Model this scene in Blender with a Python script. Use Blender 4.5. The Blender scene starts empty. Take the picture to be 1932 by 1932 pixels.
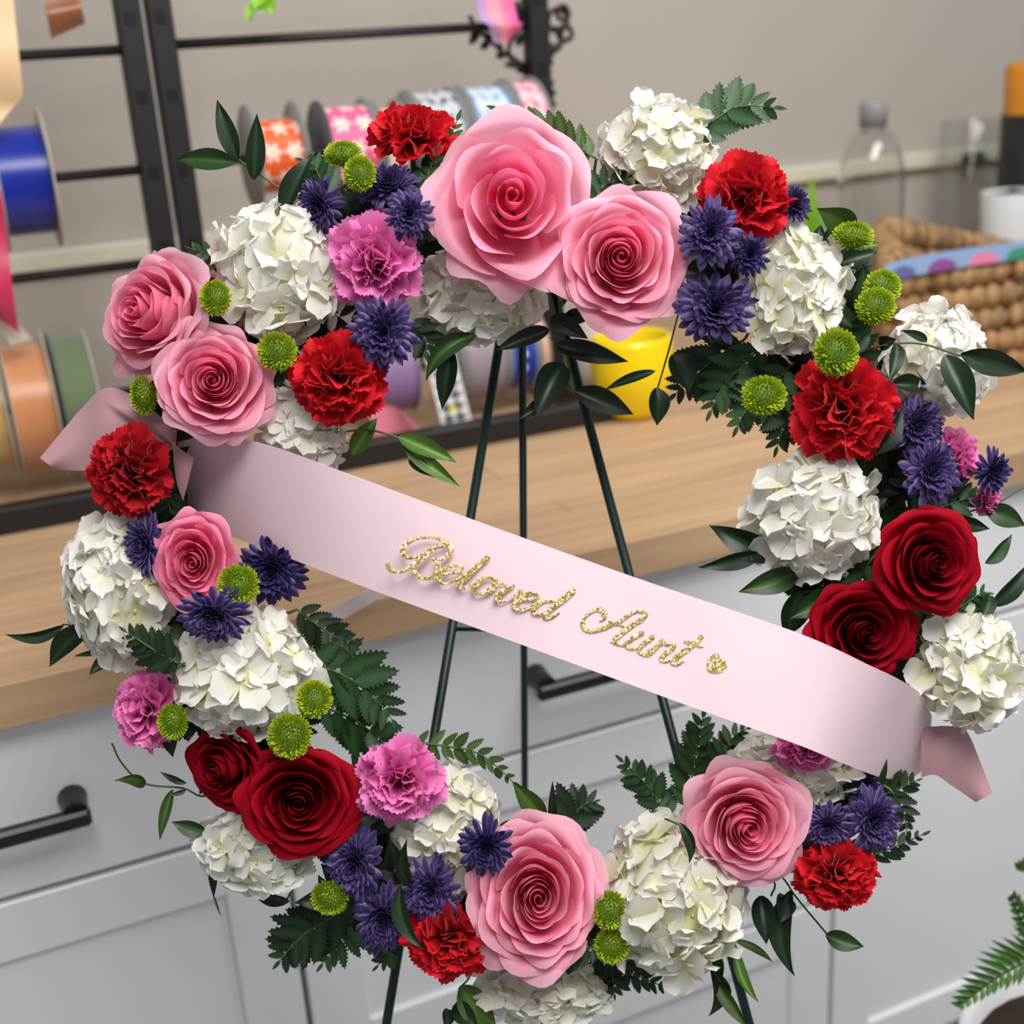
import bpy, math, random
import numpy as np
from mathutils import Matrix, Vector

# ------------------------------------------------------------------ camera, world, light, exposure
SC = bpy.context.scene
COL = SC.collection
RM = np.array([[0.9102881, -0.19219727, 0.36665486],
               [-0.40939628, -0.28657739, 0.86618017],
               [-0.06140247, -0.93858063, -0.33955284]])   # columns: image right, image down, view
CAM = np.array([0.0, 0.0, 1.38])
FPX = 2400.0
cam_data = bpy.data.cameras.new('camera')
cam_data.sensor_width = 36.0
cam_data.lens = FPX / 1932.0 * 36.0
cam_data.clip_start = 0.05
cam_data.dof.use_dof = True
cam_data.dof.focus_distance = 0.835
cam_data.dof.aperture_fstop = 5.0
cam = bpy.data.objects.new('camera', cam_data)
COL.objects.link(cam)
cm = Matrix.Identity(4)
for r in range(3):
    cm[r][0], cm[r][1], cm[r][2], cm[r][3] = RM[r, 0], -RM[r, 1], -RM[r, 2], CAM[r]
cam.matrix_world = cm
SC.camera = cam

world = bpy.data.worlds.new('room_light')
world.use_nodes = True
world.node_tree.nodes['Background'].inputs[0].default_value = (0.93, 0.95, 1.0, 1)
world.node_tree.nodes['Background'].inputs[1].default_value = 0.34
SC.world = world


def area(name, loc, target, sx, sy, power, col):
    l = bpy.data.lights.new(name, 'AREA')
    l.shape = 'RECTANGLE'
    l.size, l.size_y, l.energy, l.color = sx, sy, power, col
    o = bpy.data.objects.new(name, l)
    COL.objects.link(o)
    o.location = loc
    o.rotation_euler = (Vector(target) - Vector(loc)).to_track_quat('-Z', 'Y').to_euler()
    return o


area('ceiling_light_panel', (0.30, -0.20, 2.55), (0.28, 0.5, 0.6), 1.2, 0.7, 36, (1.0, 0.97, 0.93))
area('ceiling_light_panel', (1.15, 0.35, 2.65), (1.1, 1.0, 0.5), 1.2, 0.7, 26, (1.0, 0.96, 0.90))
SC.view_settings.view_transform = 'Standard'
SC.view_settings.look = 'None'
SC.view_settings.gamma = 1.0
SC.view_settings.use_curve_mapping = False
SC.view_settings.exposure = 0.0

rnd = random.Random(7)
nrng = np.random.default_rng(11)
PI = math.pi
RT, UP, FW = RM[:, 0], -RM[:, 1], RM[:, 2]


def ray(px, py):
    return RM @ np.array([(px - 966) / FPX, (py - 966) / FPX, 1.0])


def at(px, py, d):
    "the point a distance d in front of the lens seen at that pixel"
    return CAM + ray(px, py) * d


def on_y(px, py, y):
    r = ray(px, py)
    return CAM + r * (y / r[1])


def on_z(px, py, z):
    r = ray(px, py)
    return CAM + r * ((z - CAM[2]) / r[2])


# ------------------------------------------------------------------ helpers
def lin(r, g, b):
    f = lambda c: (c / 255 / 12.92) if c / 255 <= 0.04045 else ((c / 255 + 0.055) / 1.055) ** 2.4
    return np.array([f(r), f(g), f(b)])


def tag(o, label=None, cat=None, group=None, kind=None):
    if label: o['label'] = label
    if cat: o['category'] = cat
    if group: o['group'] = group
    if kind: o['kind'] = kind
    return o


def thing(name, label, cat, loc=(0, 0, 0), group=None):
    o = bpy.data.objects.new(name, None)
    o.empty_display_size = 0.02
    COL.objects.link(o)
    o.location = Vector([float(v) for v in loc])
    return tag(o, label, cat, group)


def obj(name, me, parent=None, M=None, local=None):
    "link a mesh; M = world matrix under an unrotated, unscaled parent, local = matrix in the parent's space"
    o = bpy.data.objects.new(name, me)
    COL.objects.link(o)
    if parent is not None:
        o.parent = parent
        if local is not None:
            o.matrix_basis = local
        else:
            o.matrix_basis = Matrix.Translation(-parent.location) @ (M if M is not None else Matrix.Identity(4))
    elif M is not None:
        o.matrix_basis = M
    return o


def mesh(name, v, f, mat, col=None, smooth=True):
    me = bpy.data.meshes.new(name)
    me.from_pydata([tuple(map(float, p)) for p in v], [], f)
    if smooth:
        me.polygons.foreach_set('use_smooth', [True] * len(me.polygons))
    if col is not None:
        a = me.attributes.new('Col', 'FLOAT_COLOR', 'POINT')
        c = np.ones((len(v), 4), np.float32)
        c[:, :3] = col
        a.data.foreach_set('color', c.ravel())
    if mat is not None:
        me.materials.append(mat)
    me.update()
    return me


def grid_faces(nu, nv, off=0, wrap=False):
    f = []
    for j in range(nv - 1):
        for i in range(nu if wrap else nu - 1):
            a, b = j * nu + i, j * nu + (i + 1) % nu
            f.append((off + a, off + b, off + b + nu, off + a + nu))
    return f


class MB:
    "collects shapes for one part"

    def __init__(s): s.v, s.f, s.c = [], [], []

    def add(s, v, f, c=None):
        o = len(s.v)
        s.v += [tuple(p) for p in v]
        s.f += [tuple(i + o for i in q) for q in f]
        s.c += [tuple(c)] * len(v) if c is not None and np.ndim(c) == 1 else ([tuple(x) for x in c] if c is not None else [(1, 1, 1)] * len(v))
        return s

    def box(s, lo, hi, bev=0.0, c=None):
        x0, y0, z0 = lo
        x1, y1, z1 = hi
        if bev <= 0:
            v = [(x, y, z) for z in (z0, z1) for y in (y0, y1) for x in (x0, x1)]
            return s.add(v, [(0, 2, 3, 1), (4, 5, 7, 6), (0, 1, 5, 4), (2, 6, 7, 3), (0, 4, 6, 2), (1, 3, 7, 5)], c)
        b = bev
        v, idx = [], {}
        for ax in range(3):
            for k, (zz) in enumerate((0, 1)):
                for j in (0, 1):
                    for i in (0, 1):
                        p = [0, 0, 0]
                        L, H = (x0, y0, z0), (x1, y1, z1)
                        a1, a2 = (ax + 1) % 3, (ax + 2) % 3
                        p[ax] = H[ax] if zz else L[ax]
                        p[a1] = H[a1] - b if i else L[a1] + b
                        p[a2] = H[a2] - b if j else L[a2] + b
                        sg = [0, 0, 0]; sg[ax] = zz; sg[a1] = i; sg[a2] = j
                        idx[(ax, tuple(sg))] = len(v)
                        v.append(p)
        f = []
        for ax in range(3):
            a1, a2 = (ax + 1) % 3, (ax + 2) % 3
            for zz in (0, 1):
                q = []
                for i, j in ((0, 0), (1, 0), (1, 1), (0, 1)):
                    sg = [0, 0, 0]; sg[ax] = zz; sg[a1] = i; sg[a2] = j
                    q.append(idx[(ax, tuple(sg))])
                f.append(tuple(q if zz else q[::-1]))
            for i in (0, 1):
                for j in (0, 1):
                    q = []
                    for (A, zz) in ((a1, 0), (a1, 1), (a2, 1), (a2, 0)):
                        sg = [0, 0, 0]; sg[a1] = i; sg[a2] = j; sg[ax] = zz
                        q.append(idx[(A, tuple(sg))])
                    f.append(tuple(q))
        for sx in (0, 1):
            for sy in (0, 1):
                for sz in (0, 1):
                    f.append(tuple(idx[(a, (sx, sy, sz))] for a in range(3)))
        return s.add(v, f, c)

    def tube(s, pts, r, n=8, c=None, cap=True):
        P = np.array(pts, float)
        rr = np.full(len(P), r) if np.ndim(r) == 0 else np.array(r)
        T = np.gradient(P, axis=0)
        T /= np.linalg.norm(T, axis=1)[:, None] + 1e-12
        ref = np.array([0, 0, 1.0]) if abs(T[0][2]) < 0.9 else np.array([1.0, 0, 0])
        v = []
        for k in range(len(P)):
            a = np.cross(T[k], ref); a /= np.linalg.norm(a) + 1e-12
            b = np.cross(T[k], a)
            ref = -b if np.dot(-b, ref) > 0 else b
            for i in range(n):
                t = 2 * PI * i / n
                v.append(P[k] + rr[k] * (math.cos(t) * a + math.sin(t) * b))
        f = grid_faces(n, len(P), 0, True)
        if cap:
            f.append(tuple(range(n))[::-1])
            f.append(tuple(range((len(P) - 1) * n, len(P) * n)))
        return s.add(v, f, c)

    def lathe(s, prof, n=32, origin=(0, 0, 0), axis='z', c=None):
        v = []
        for (r, z) in prof:
            for i in range(n):
                t = 2 * PI * i / n
                x, y = r * math.cos(t), r * math.sin(t)
                p = (x, y, z) if axis == 'z' else ((z, x, y) if axis == 'x' else (x, z, y))
                v.append((p[0] + origin[0], p[1] + origin[1], p[2] + origin[2]))
        cc = c
        return s.add(v, grid_faces(n, len(prof), 0, True), cc)

    def build(s, name, mat, parent=None, M=None, smooth=True, col=False):
        me = mesh(name, s.v, s.f, mat, np.array(s.c) if col else None, smooth)
        return obj(name, me, parent, M)


def smooth_poly(pts, n=8):
    "Catmull-Rom through the points"
    P = np.array(pts, float)
    if len(P) < 3:
        t = np.linspace(0, 1, n)[:, None]
        return P[0] * (1 - t) + P[1] * t
    Q = np.vstack([2 * P[0] - P[1], P, 2 * P[-1] - P[-2]])
    out = []
    for k in range(1, len(Q) - 2):
        for t in np.linspace(0, 1, n, endpoint=False):
            a, b, c, d = Q[k - 1], Q[k], Q[k + 1], Q[k + 2]
            out.append(0.5 * (2 * b + (c - a) * t + (2 * a - 5 * b + 4 * c - d) * t * t + (3 * b - a - 3 * c + d) * t ** 3))
    out.append(Q[-2])
    return np.array(out)


def sheet(name, v, nu, nv, th, mat, col=None, parent=None):
    "a thin cloth or paper sheet: front, back and a rim with its own corners"
    V = np.array(v, float).reshape(nv, nu, 3)
    du, dv = np.gradient(V, axis=1), np.gradient(V, axis=0)
    N = np.cross(du, dv); N /= np.linalg.norm(N, axis=2)[..., None] + 1e-12
    B = V - N * th
    f = grid_faces(nu, nv)
    fb = [tuple(i + nu * nv for i in q[::-1]) for q in f]
    vs = [V.reshape(-1, 3), B.reshape(-1, 3)]
    ring = [(0, i) for i in range(nu)] + [(j, nu - 1) for j in range(1, nv)] + [(nv - 1, i) for i in range(nu - 2, -1, -1)] + [(j, 0) for j in range(nv - 2, 0, -1)]
    o = 2 * nu * nv
    m = len(ring)
    vs += [np.array([V[r] for r in ring]), np.array([B[r] for r in ring])]
    fr = [(o + k, o + m + k, o + m + (k + 1) % m, o + (k + 1) % m) for k in range(m)]
    c = None
    if col is not None:
        C = np.array(col).reshape(-1, 3); Cr = np.array([C.reshape(nv, nu, 3)[r] for r in ring])
        c = np.vstack([C, C, Cr, Cr])
    return obj(name, mesh(name, np.vstack(vs), f + fb + fr, mat, c), parent)


# ------------------------------------------------------------------ materials
def new_mat(name):
    m = bpy.data.materials.new(name)
    m.use_nodes = True
    nt = m.node_tree
    return m, nt, nt.nodes['Principled BSDF'], nt.nodes['Material Output']


def plain(name, col, rough=0.5, metal=0.0, var=0.06, scale=30.0, bump=0.0, spec=0.5, stretch=None, coat=0.0):
    m, nt, b, out = new_mat(name)
    tc = nt.nodes.new('ShaderNodeTexCoord')
    nz = nt.nodes.new('ShaderNodeTexNoise')
    nz.inputs['Scale'].default_value = scale
    nz.inputs['Detail'].default_value = 4
    src = tc.outputs['Object']
    if stretch:
        mp = nt.nodes.new('ShaderNodeMapping')
        mp.inputs['Scale'].default_value = stretch
        nt.links.new(src, mp.inputs['Vector'])
        src = mp.outputs['Vector']
    nt.links.new(src, nz.inputs['Vector'])
    rp = nt.nodes.new('ShaderNodeValToRGB')
    c = np.array(col)
    rp.color_ramp.elements[0].position, rp.color_ramp.elements[1].position = 0.3, 0.7
    rp.color_ramp.elements[0].color = (*np.clip(c * (1 - var), 0, 1), 1)
    rp.color_ramp.elements[1].color = (*np.clip(c * (1 + var), 0, 1), 1)
    nt.links.new(nz.outputs['Fac'], rp.inputs['Fac'])
    nt.links.new(rp.outputs['Color'], b.inputs['Base Color'])
    b.inputs['Roughness'].default_value = rough
    b.inputs['Metallic'].default_value = metal
    b.inputs['Specular IOR Level'].default_value = spec
    b.inputs['Coat Weight'].default_value = coat
    if bump:
        bp = nt.nodes.new('ShaderNodeBump')
        bp.inputs['Strength'].default_value = bump
        bp.inputs['Distance'].default_value = 0.002
        nt.links.new(nz.outputs['Fac'], bp.inputs['Height'])
        nt.links.new(bp.outputs['Normal'], b.inputs['Normal'])
    return m


def colored(name, rough=0.55, trans=0.25, spec=0.35, sheen=0.0, nscale=60.0, var=0.10, tint=None, bump=0.0, pos_scale=(1, 1, 1)):
    "colour from the mesh's Col attribute (the petal's own colouring), with a little light passing through"
    m, nt, b, out = new_mat(name)
    at_ = nt.nodes.new('ShaderNodeAttribute')
    at_.attribute_name = 'Col'
    tc = nt.nodes.new('ShaderNodeTexCoord')
    mp = nt.nodes.new('ShaderNodeMapping')
    mp.inputs['Scale'].default_value = pos_scale
    nt.links.new(tc.outputs['Object'], mp.inputs['Vector'])
    nz = nt.nodes.new('ShaderNodeTexNoise')
    nz.inputs['Scale'].default_value = nscale
    nz.inputs['Detail'].default_value = 3
    nt.links.new(mp.outputs['Vector'], nz.inputs['Vector'])
    oi = nt.nodes.new('ShaderNodeObjectInfo')
    mr = nt.nodes.new('ShaderNodeMapRange')
    mr.inputs['To Min'].default_value, mr.inputs['To Max'].default_value = 1 - var, 1 + var
    nt.links.new(nz.outputs['Fac'], mr.inputs['Value'])
    mr2 = nt.nodes.new('ShaderNodeMapRange')
    mr2.inputs['To Min'].default_value, mr2.inputs['To Max'].default_value = 1 - var * 0.5, 1 + var * 0.5
    nt.links.new(oi.outputs['Random'], mr2.inputs['Value'])
    mu = nt.nodes.new('ShaderNodeMath'); mu.operation = 'MULTIPLY'
    nt.links.new(mr.outputs['Result'], mu.inputs[0]); nt.links.new(mr2.outputs['Result'], mu.inputs[1])
    vm = nt.nodes.new('ShaderNodeVectorMath'); vm.operation = 'SCALE'
    nt.links.new(at_.outputs['Color'], vm.inputs[0]); nt.links.new(mu.outputs['Value'], vm.inputs['Scale'])
    nt.links.new(vm.outputs['Vector'], b.inputs['Base Color'])
    b.inputs['Roughness'].default_value = rough
    b.inputs['Specular IOR Level'].default_value = spec
    b.inputs['Sheen Weight'].default_value = sheen
    if bump:
        bp = nt.nodes.new('ShaderNodeBump')
        bp.inputs['Strength'].default_value = bump
        bp.inputs['Distance'].default_value = 0.001
        nt.links.new(nz.outputs['Fac'], bp.inputs['Height'])
        nt.links.new(bp.outputs['Normal'], b.inputs['Normal'])
    if trans:
        tr = nt.nodes.new('ShaderNodeBsdfTranslucent')
        nt.links.new(vm.outputs['Vector'], tr.inputs['Color'])
        mx = nt.nodes.new('ShaderNodeMixShader')
        mx.inputs['Fac'].default_value = trans
        nt.links.new(b.outputs['BSDF'], mx.inputs[1]); nt.links.new(tr.outputs['BSDF'], mx.inputs[2])
        nt.links.new(mx.outputs['Shader'], out.inputs['Surface'])
    return m


def glass(name, col=(1, 1, 1), rough=0.0):
    m, nt, b, out = new_mat(name)
    b.inputs['Base Color'].default_value = (*col, 1)
    b.inputs['Transmission Weight'].default_value = 1.0
    b.inputs['Roughness'].default_value = rough
    b.inputs['IOR'].default_value = 1.45
    return m


def thin_glass(name):
    m, nt, b, out = new_mat(name)
    tr = nt.nodes.new('ShaderNodeBsdfTransparent')
    tr.inputs['Color'].default_value = (0.95, 0.96, 0.96, 1)
    gl = nt.nodes.new('ShaderNodeBsdfGlossy')
    gl.inputs['Roughness'].default_value = 0.03
    lw = nt.nodes.new('ShaderNodeLayerWeight')
    pw = nt.nodes.new('ShaderNodeMath'); pw.operation = 'POWER'; pw.inputs[1].default_value = 4
    ma = nt.nodes.new('ShaderNodeMath'); ma.operation = 'MULTIPLY_ADD'; ma.inputs[1].default_value = 0.6; ma.inputs[2].default_value = 0.03
    mx = nt.nodes.new('ShaderNodeMixShader')
    nt.links.new(lw.outputs['Facing'], pw.inputs[0]); nt.links.new(pw.outputs[0], ma.inputs[0])
    nt.links.new(ma.outputs[0], mx.inputs['Fac'])
    nt.links.new(tr.outputs[0], mx.inputs[1]); nt.links.new(gl.outputs[0], mx.inputs[2])
    nt.links.new(mx.outputs[0], out.inputs['Surface'])
    return m


def wood_mat(name):
    m, nt, b, out = new_mat(name)
    tc = nt.nodes.new('ShaderNodeTexCoord')
    mp = nt.nodes.new('ShaderNodeMapping')
    mp.inputs['Scale'].default_value = (2.2, 38, 38)
    oi = nt.nodes.new('ShaderNodeObjectInfo')
    ad = nt.nodes.new('ShaderNodeVectorMath'); ad.operation = 'ADD'
    sc = nt.nodes.new('ShaderNodeVectorMath'); sc.operation = 'SCALE'
    cb = nt.nodes.new('ShaderNodeCombineXYZ')
    for k in range(3): nt.links.new(oi.outputs['Random'], cb.inputs[k])
    nt.links.new(cb.outputs[0], sc.inputs[0]); sc.inputs['Scale'].default_value = 37
    nt.links.new(tc.outputs['Object'], ad.inputs[0]); nt.links.new(sc.outputs[0], ad.inputs[1])
    nt.links.new(ad.outputs[0], mp.inputs['Vector'])
    nz = nt.nodes.new('ShaderNodeTexNoise')
    nz.inputs['Scale'].default_value = 1.6; nz.inputs['Detail'].default_value = 6; nz.inputs['Distortion'].default_value = 0.6
    nt.links.new(mp.outputs[0], nz.inputs['Vector'])
    rp = nt.nodes.new('ShaderNodeValToRGB')
    rp.color_ramp.elements[0].position, rp.color_ramp.elements[1].position = 0.25, 0.75
    rp.color_ramp.elements[0].color = (*lin(174, 140, 108), 1)
    rp.color_ramp.elements[1].color = (*lin(200, 168, 134), 1)
    nt.links.new(nz.outputs['Fac'], rp.inputs['Fac'])
    mr = nt.nodes.new('ShaderNodeMapRange')
    mr.inputs['To Min'].default_value, mr.inputs['To Max'].default_value = 0.90, 1.06
    nt.links.new(oi.outputs['Random'], mr.inputs['Value'])
    vs = nt.nodes.new('ShaderNodeVectorMath'); vs.operation = 'SCALE'
    nt.links.new(rp.outputs['Color'], vs.inputs[0]); nt.links.new(mr.outputs[0], vs.inputs['Scale'])
    nt.links.new(vs.outputs[0], b.inputs['Base Color'])
    b.inputs['Roughness'].default_value = 0.5
    b.inputs['Specular IOR Level'].default_value = 0.3
    return m


def satin_mat(name, col, rough=0.38, weave=2600.0, bump=0.25, sheen=0.3, aniso=0.5):
    m, nt, b, out = new_mat(name)
    tc = nt.nodes.new('ShaderNodeTexCoord')
    wv = nt.nodes.new('ShaderNodeTexWave')
    wv.inputs['Scale'].default_value = weave / 20
    wv.inputs['Distortion'].default_value = 0.5
    wv.bands_direction = 'DIAGONAL'
    nt.links.new(tc.outputs['Object'], wv.inputs['Vector'])
    nz = nt.nodes.new('ShaderNodeTexNoise')
    nz.inputs['Scale'].default_value = 14
    nt.links.new(tc.outputs['Object'], nz.inputs['Vector'])
    rp = nt.nodes.new('ShaderNodeValToRGB')
    c = np.array(col)
    rp.color_ramp.elements[0].position, rp.color_ramp.elements[1].position = 0.3, 0.7
    rp.color_ramp.elements[0].color = (*np.clip(c * 0.97, 0, 1), 1)
    rp.color_ramp.elements[1].color = (*np.clip(c * 1.03, 0, 1), 1)
    nt.links.new(nz.outputs['Fac'], rp.inputs['Fac'])
    nt.links.new(rp.outputs['Color'], b.inputs['Base Color'])
    bp = nt.nodes.new('ShaderNodeBump')
    bp.inputs['Strength'].default_value = bump
    bp.inputs['Distance'].default_value = 0.0004
    nt.links.new(wv.outputs['Fac'], bp.inputs['Height'])
    nt.links.new(bp.outputs['Normal'], b.inputs['Normal'])
    b.inputs['Roughness'].default_value = rough
    b.inputs['Sheen Weight'].default_value = sheen
    b.inputs['Anisotropic'].default_value = aniso
    return m


def glitter_mat(name):
    m, nt, b, out = new_mat(name)
    tc = nt.nodes.new('ShaderNodeTexCoord')
    vo = nt.nodes.new('ShaderNodeTexVoronoi')
    vo.inputs['Scale'].default_value = 1100
    nt.links.new(tc.outputs['Object'], vo.inputs['Vector'])
    sp = nt.nodes.new('ShaderNodeSeparateColor')
    nt.links.new(vo.outputs['Color'], sp.inputs[0])
    rp = nt.nodes.new('ShaderNodeValToRGB')
    e = rp.color_ramp.elements
    e[0].position, e[0].color = 0.0, (*lin(172, 136, 76), 1)
    e[1].position, e[1].color = 1.0, (*lin(250, 240, 200), 1)
    for p, c in ((0.3, (196, 160, 84)), (0.6, (222, 196, 118)), (0.8, (206, 190, 170))):
        x = e.new(p); x.color = (*lin(*c), 1)
    nt.links.new(sp.outputs[0], rp.inputs['Fac'])
    nt.links.new(rp.outputs['Color'], b.inputs['Base Color'])
    ge = nt.nodes.new('ShaderNodeNewGeometry')
    vs = nt.nodes.new('ShaderNodeVectorMath'); vs.operation = 'SUBTRACT'
    vs.inputs[1].default_value = (0.5, 0.5, 0.5)
    nt.links.new(vo.outputs['Color'], vs.inputs[0])
    sc = nt.nodes.new('ShaderNodeVectorMath'); sc.operation = 'SCALE'; sc.inputs['Scale'].default_value = 0.9
    nt.links.new(vs.outputs[0], sc.inputs[0])
    ad = nt.nodes.new('ShaderNodeVectorMath'); ad.operation = 'ADD'
    nt.links.new(ge.outputs['Normal'], ad.inputs[0]); nt.links.new(sc.outputs[0], ad.inputs[1])
    nm = nt.nodes.new('ShaderNodeVectorMath'); nm.operation = 'NORMALIZE'
    nt.links.new(ad.outputs[0], nm.inputs[0])
    nt.links.new(nm.outputs[0], b.inputs['Normal'])
    b.inputs['Metallic'].default_value = 0.35
    b.inputs['Roughness'].default_value = 0.35
    return m


M_WALL = plain('wall_paint', lin(184, 177, 170), 0.85, var=0.025, scale=3, bump=0.05)
M_FLOOR = plain('floor_vinyl', lin(150, 146, 140), 0.6, var=0.05, scale=8)
M_RACEWAY = plain('raceway_plastic', lin(222, 218, 198), 0.45, var=0.02)
M_WOOD = wood_mat('butcher_block')
M_CAB = plain('white_lacquer', lin(230, 233, 238), 0.35, var=0.012, scale=6)
M_CARC = plain('carcass_melamine', lin(190, 193, 196), 0.5, var=0.02, scale=6)
M_BLACK = plain('black_powder_coat', lin(22, 21, 24), 0.5, var=0.12, scale=80)
M_HANDLE = plain('black_handle', lin(20, 20, 24), 0.35, var=0.1)
M_EASEL = plain('dark_green_enamel', lin(12, 40, 40), 0.42, var=0.1, spec=0.4)
M_FOAM = plain('wet_floral_foam', lin(26, 42, 24), 0.9, var=0.3, scale=120, bump=0.6)
M_STEM = plain('green_stem', lin(62, 88, 40), 0.5, var=0.15, scale=90)
M_ROSE = colored('rose_petal', 0.55, 0.42, 0.25, sheen=0.25, nscale=35, var=0.05)
M_RED = colored('red_rose_petal', 0.7, 0.25, 0.08, sheen=0.0, nscale=35, var=0.08)
M_CARN = colored('carnation_petal', 0.6, 0.28, 0.2, sheen=0.1, nscale=40, var=0.08)
M_HYD = colored('hydrangea_petal', 0.6, 0.38, 0.2, nscale=50, var=0.04)
M_MUM = colored('purple_petal', 0.5, 0.15, 0.3, nscale=60, var=0.1)
M_BUT = colored('green_button_petal', 0.5, 0.2, 0.3, nscale=60, var=0.1)
M_LEAF = colored('glossy_leaf', 0.36, 0.14, 0.36, nscale=50, var=0.16, bump=0.15)
M_FERN = colored('fern_leaf', 0.48, 0.14, 0.3, nscale=60, var=0.16, bump=0.15)
M_SASH = satin_mat('pink_satin', lin(238, 210, 220), 0.42, weave=16000, bump=0.12)
M_SASH_SHADE = satin_mat('pink_satin_shaded', lin(186, 142, 150), 0.6, weave=16000, bump=0.1)  # darker copy of the sash satin: shade on tails and knot folds put into colour
M_GLIT = glitter_mat('gold_glitter')
M_PRINT = colored('printed_ribbon', 0.5, 0.0, 0.4, var=0.02)
M_GLASS = glass('clear_glass', (0.90, 0.92, 0.91))
M_TGLASS = thin_glass('thin_clear_glass')
M_GREYPL = plain('grey_spool_card', lin(150, 150, 152), 0.6, var=0.03)
M_CARD = plain('pale_spool_card', lin(196, 186, 172), 0.7, var=0.04)
M_DKGREY = plain('charcoal_spool_card', lin(92, 94, 98), 0.6, var=0.04)
M_WHITE = plain('white_ceramic', lin(226, 228, 230), 0.25, var=0.01)

# ------------------------------------------------------------------ the setting
WALL_Y = 2.0
CT = 0.91          # counter top height
o = MB().box((-2.2, WALL_Y, 0), (4.2, WALL_Y + 0.1, 2.8)).build('wall_back', M_WALL, smooth=False); tag(o, kind='structure')
o = MB().box((-2.2, -2.0, -0.05), (4.2, WALL_Y, 0)).build('floor', M_FLOOR, smooth=False); tag(o, kind='structure')
o = MB().box((-2.2, WALL_Y - 0.012, 0), (4.2, WALL_Y, 0.09), 0.003).build('baseboard_back', M_CARC, smooth=False); tag(o, kind='structure')
zt, zb = on_y(1487, 314, WALL_Y)[2], on_y(1487, 346, WALL_Y)[2]
o = MB().box((-2.2, WALL_Y - 0.022, zb), (4.2, WALL_Y, zt), 0.004).build('trim_1', M_RACEWAY, smooth=False); tag(o, kind='structure')

# worktop: butcher block staves
wt = thing('worktop', 'pale maple butcher block worktop with long glued staves', 'counter', (0.5, 1.5, CT))
rows = 18
y0, y1 = 1.052, WALL_Y - 0.004
W = (y1 - y0) / rows
for r_ in range(rows):
    x = -2.0 - rnd.random() * 0.5
    while x < 2.22:
        L = rnd.uniform(0.6, 1.15)
        a, b_ = max(x, -2.0), min(x + L, 2.22)
        if b_ - a > 0.02:
            dz = rnd.uniform(-0.0003, 0.0)
            bx = MB().box((-(b_ - a) / 2 + 0.0003, -W / 2 + 0.0003, -0.04), ((b_ - a) / 2 - 0.0003, W / 2 - 0.0003, 0), 0.0006)
            obj('plank', mesh('plank', bx.v, bx.f, M_WOOD, smooth=False), wt,
                Matrix.Translation(((a + b_) / 2, y0 + (r_ + 0.5) * W, CT + dz)))
        x += L

# base cabinets
FY = 1.072        # drawer front plane
Z1, Z2 = 0.694, 0.366


def cabinet(x0, x1, fronts, label):
    t = thing('base_cabinet', label, 'cabinet', ((x0 + x1) / 2, 1.35, 0))
    MB().box((x0 + 0.001, FY + 0.021, 0.08), (x1 - 0.001, WALL_Y - 0.05, CT - 0.042)).box((x0 + 0.001, FY + 0.06, 0.0), (x1 - 0.001, FY + 0.075, 0.08)).build('carcass', M_CARC, t, smooth=False)
    for (za, zb_, hx0, hx1, hz) in fronts:
        g = 0.003
        a, b_, c, d_ = x0 + g, x1 - g, za + g, zb_ - g
        fr = 0.06 if zb_ - za > 0.2 else 0.0
        m = MB()
        if fr:
            m.box((a, FY, c), (a + fr, FY + 0.018, d_), 0.0015).box((b_ - fr, FY, c), (b_, FY + 0.018, d_), 0.0015)
            m.box((a + fr, FY, c), (b_ - fr, FY + 0.018, c + fr), 0.0015).box((a + fr, FY, d_ - fr), (b_ - fr, FY + 0.018, d_), 0.0015)
            m.box((a + fr - 0.002, FY + 0.006, c + fr - 0.002), (b_ - fr + 0.002, FY + 0.016, d_ - fr + 0.002))
        else:
            m.box((a, FY, c), (b_, FY + 0.018, d_), 0.002)
        dr = m.build('drawer_front', M_CAB, t, smooth=False)
        if hx0 is not None:
            h = MB().box((hx0, FY - 0.038, hz - 0.008), (hx1, FY - 0.024, hz + 0.008), 0.003)
            for hx in (hx0 + 0.012, hx1 - 0.012):
                h.lathe([(0.0, FY - 0.03), (0.011, FY - 0.03), (0.0115, FY - 0.012), (0.013, FY), (0.0, FY)], 14, (hx, 0, hz + 0.004), 'y')
            ho = h.build('handle', M_HANDLE, None, smooth=False)
            ho.parent = dr
            ho['label'] = 'black bar pull'
    return t


cabinet(-0.95, 0.191, [(0.08, Z1, None, None, 0), (Z1, CT - 0.043, -0.30, 0.022, 0.775)], 'white base cabinet whose long black pull is in full view')
cabinet(0.191, 0.855, [(0.08, Z2, None, None, 0), (Z2, Z1, None, None, 0), (Z1, CT - 0.043, 0.455, 0.66, 0.775)], 'white three-drawer base cabinet behind the easel, its pull half hidden')
cabinet(0.855, 2.2, [(0.08, Z1, None, None, 0), (Z1, CT - 0.043, None, None, 0)], 'white base cabinet without visible pull, behind the red roses and potted fern')

# ------------------------------------------------------------------ flower meshes
def unit(v):
    return v / (np.linalg.norm(v) + 1e-12)


def frame(px, py, d, ax=0.0, ay=0.0, spin=0.0):
    "origin and axes of a flower: its face points at the lens, leaning ax to image right and ay to image down"
    n = unit(-FW + ax * RT - ay * UP)
    y = unit(UP - n * np.dot(UP, n))
    x = np.cross(y, n)
    M = Matrix.Identity(4)
    p = at(px, py, d)
    for r in range(3):
        M[r][0], M[r][1], M[r][2], M[r][3] = x[r], y[r], n[r], p[r]
    return M, p, n


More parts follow.
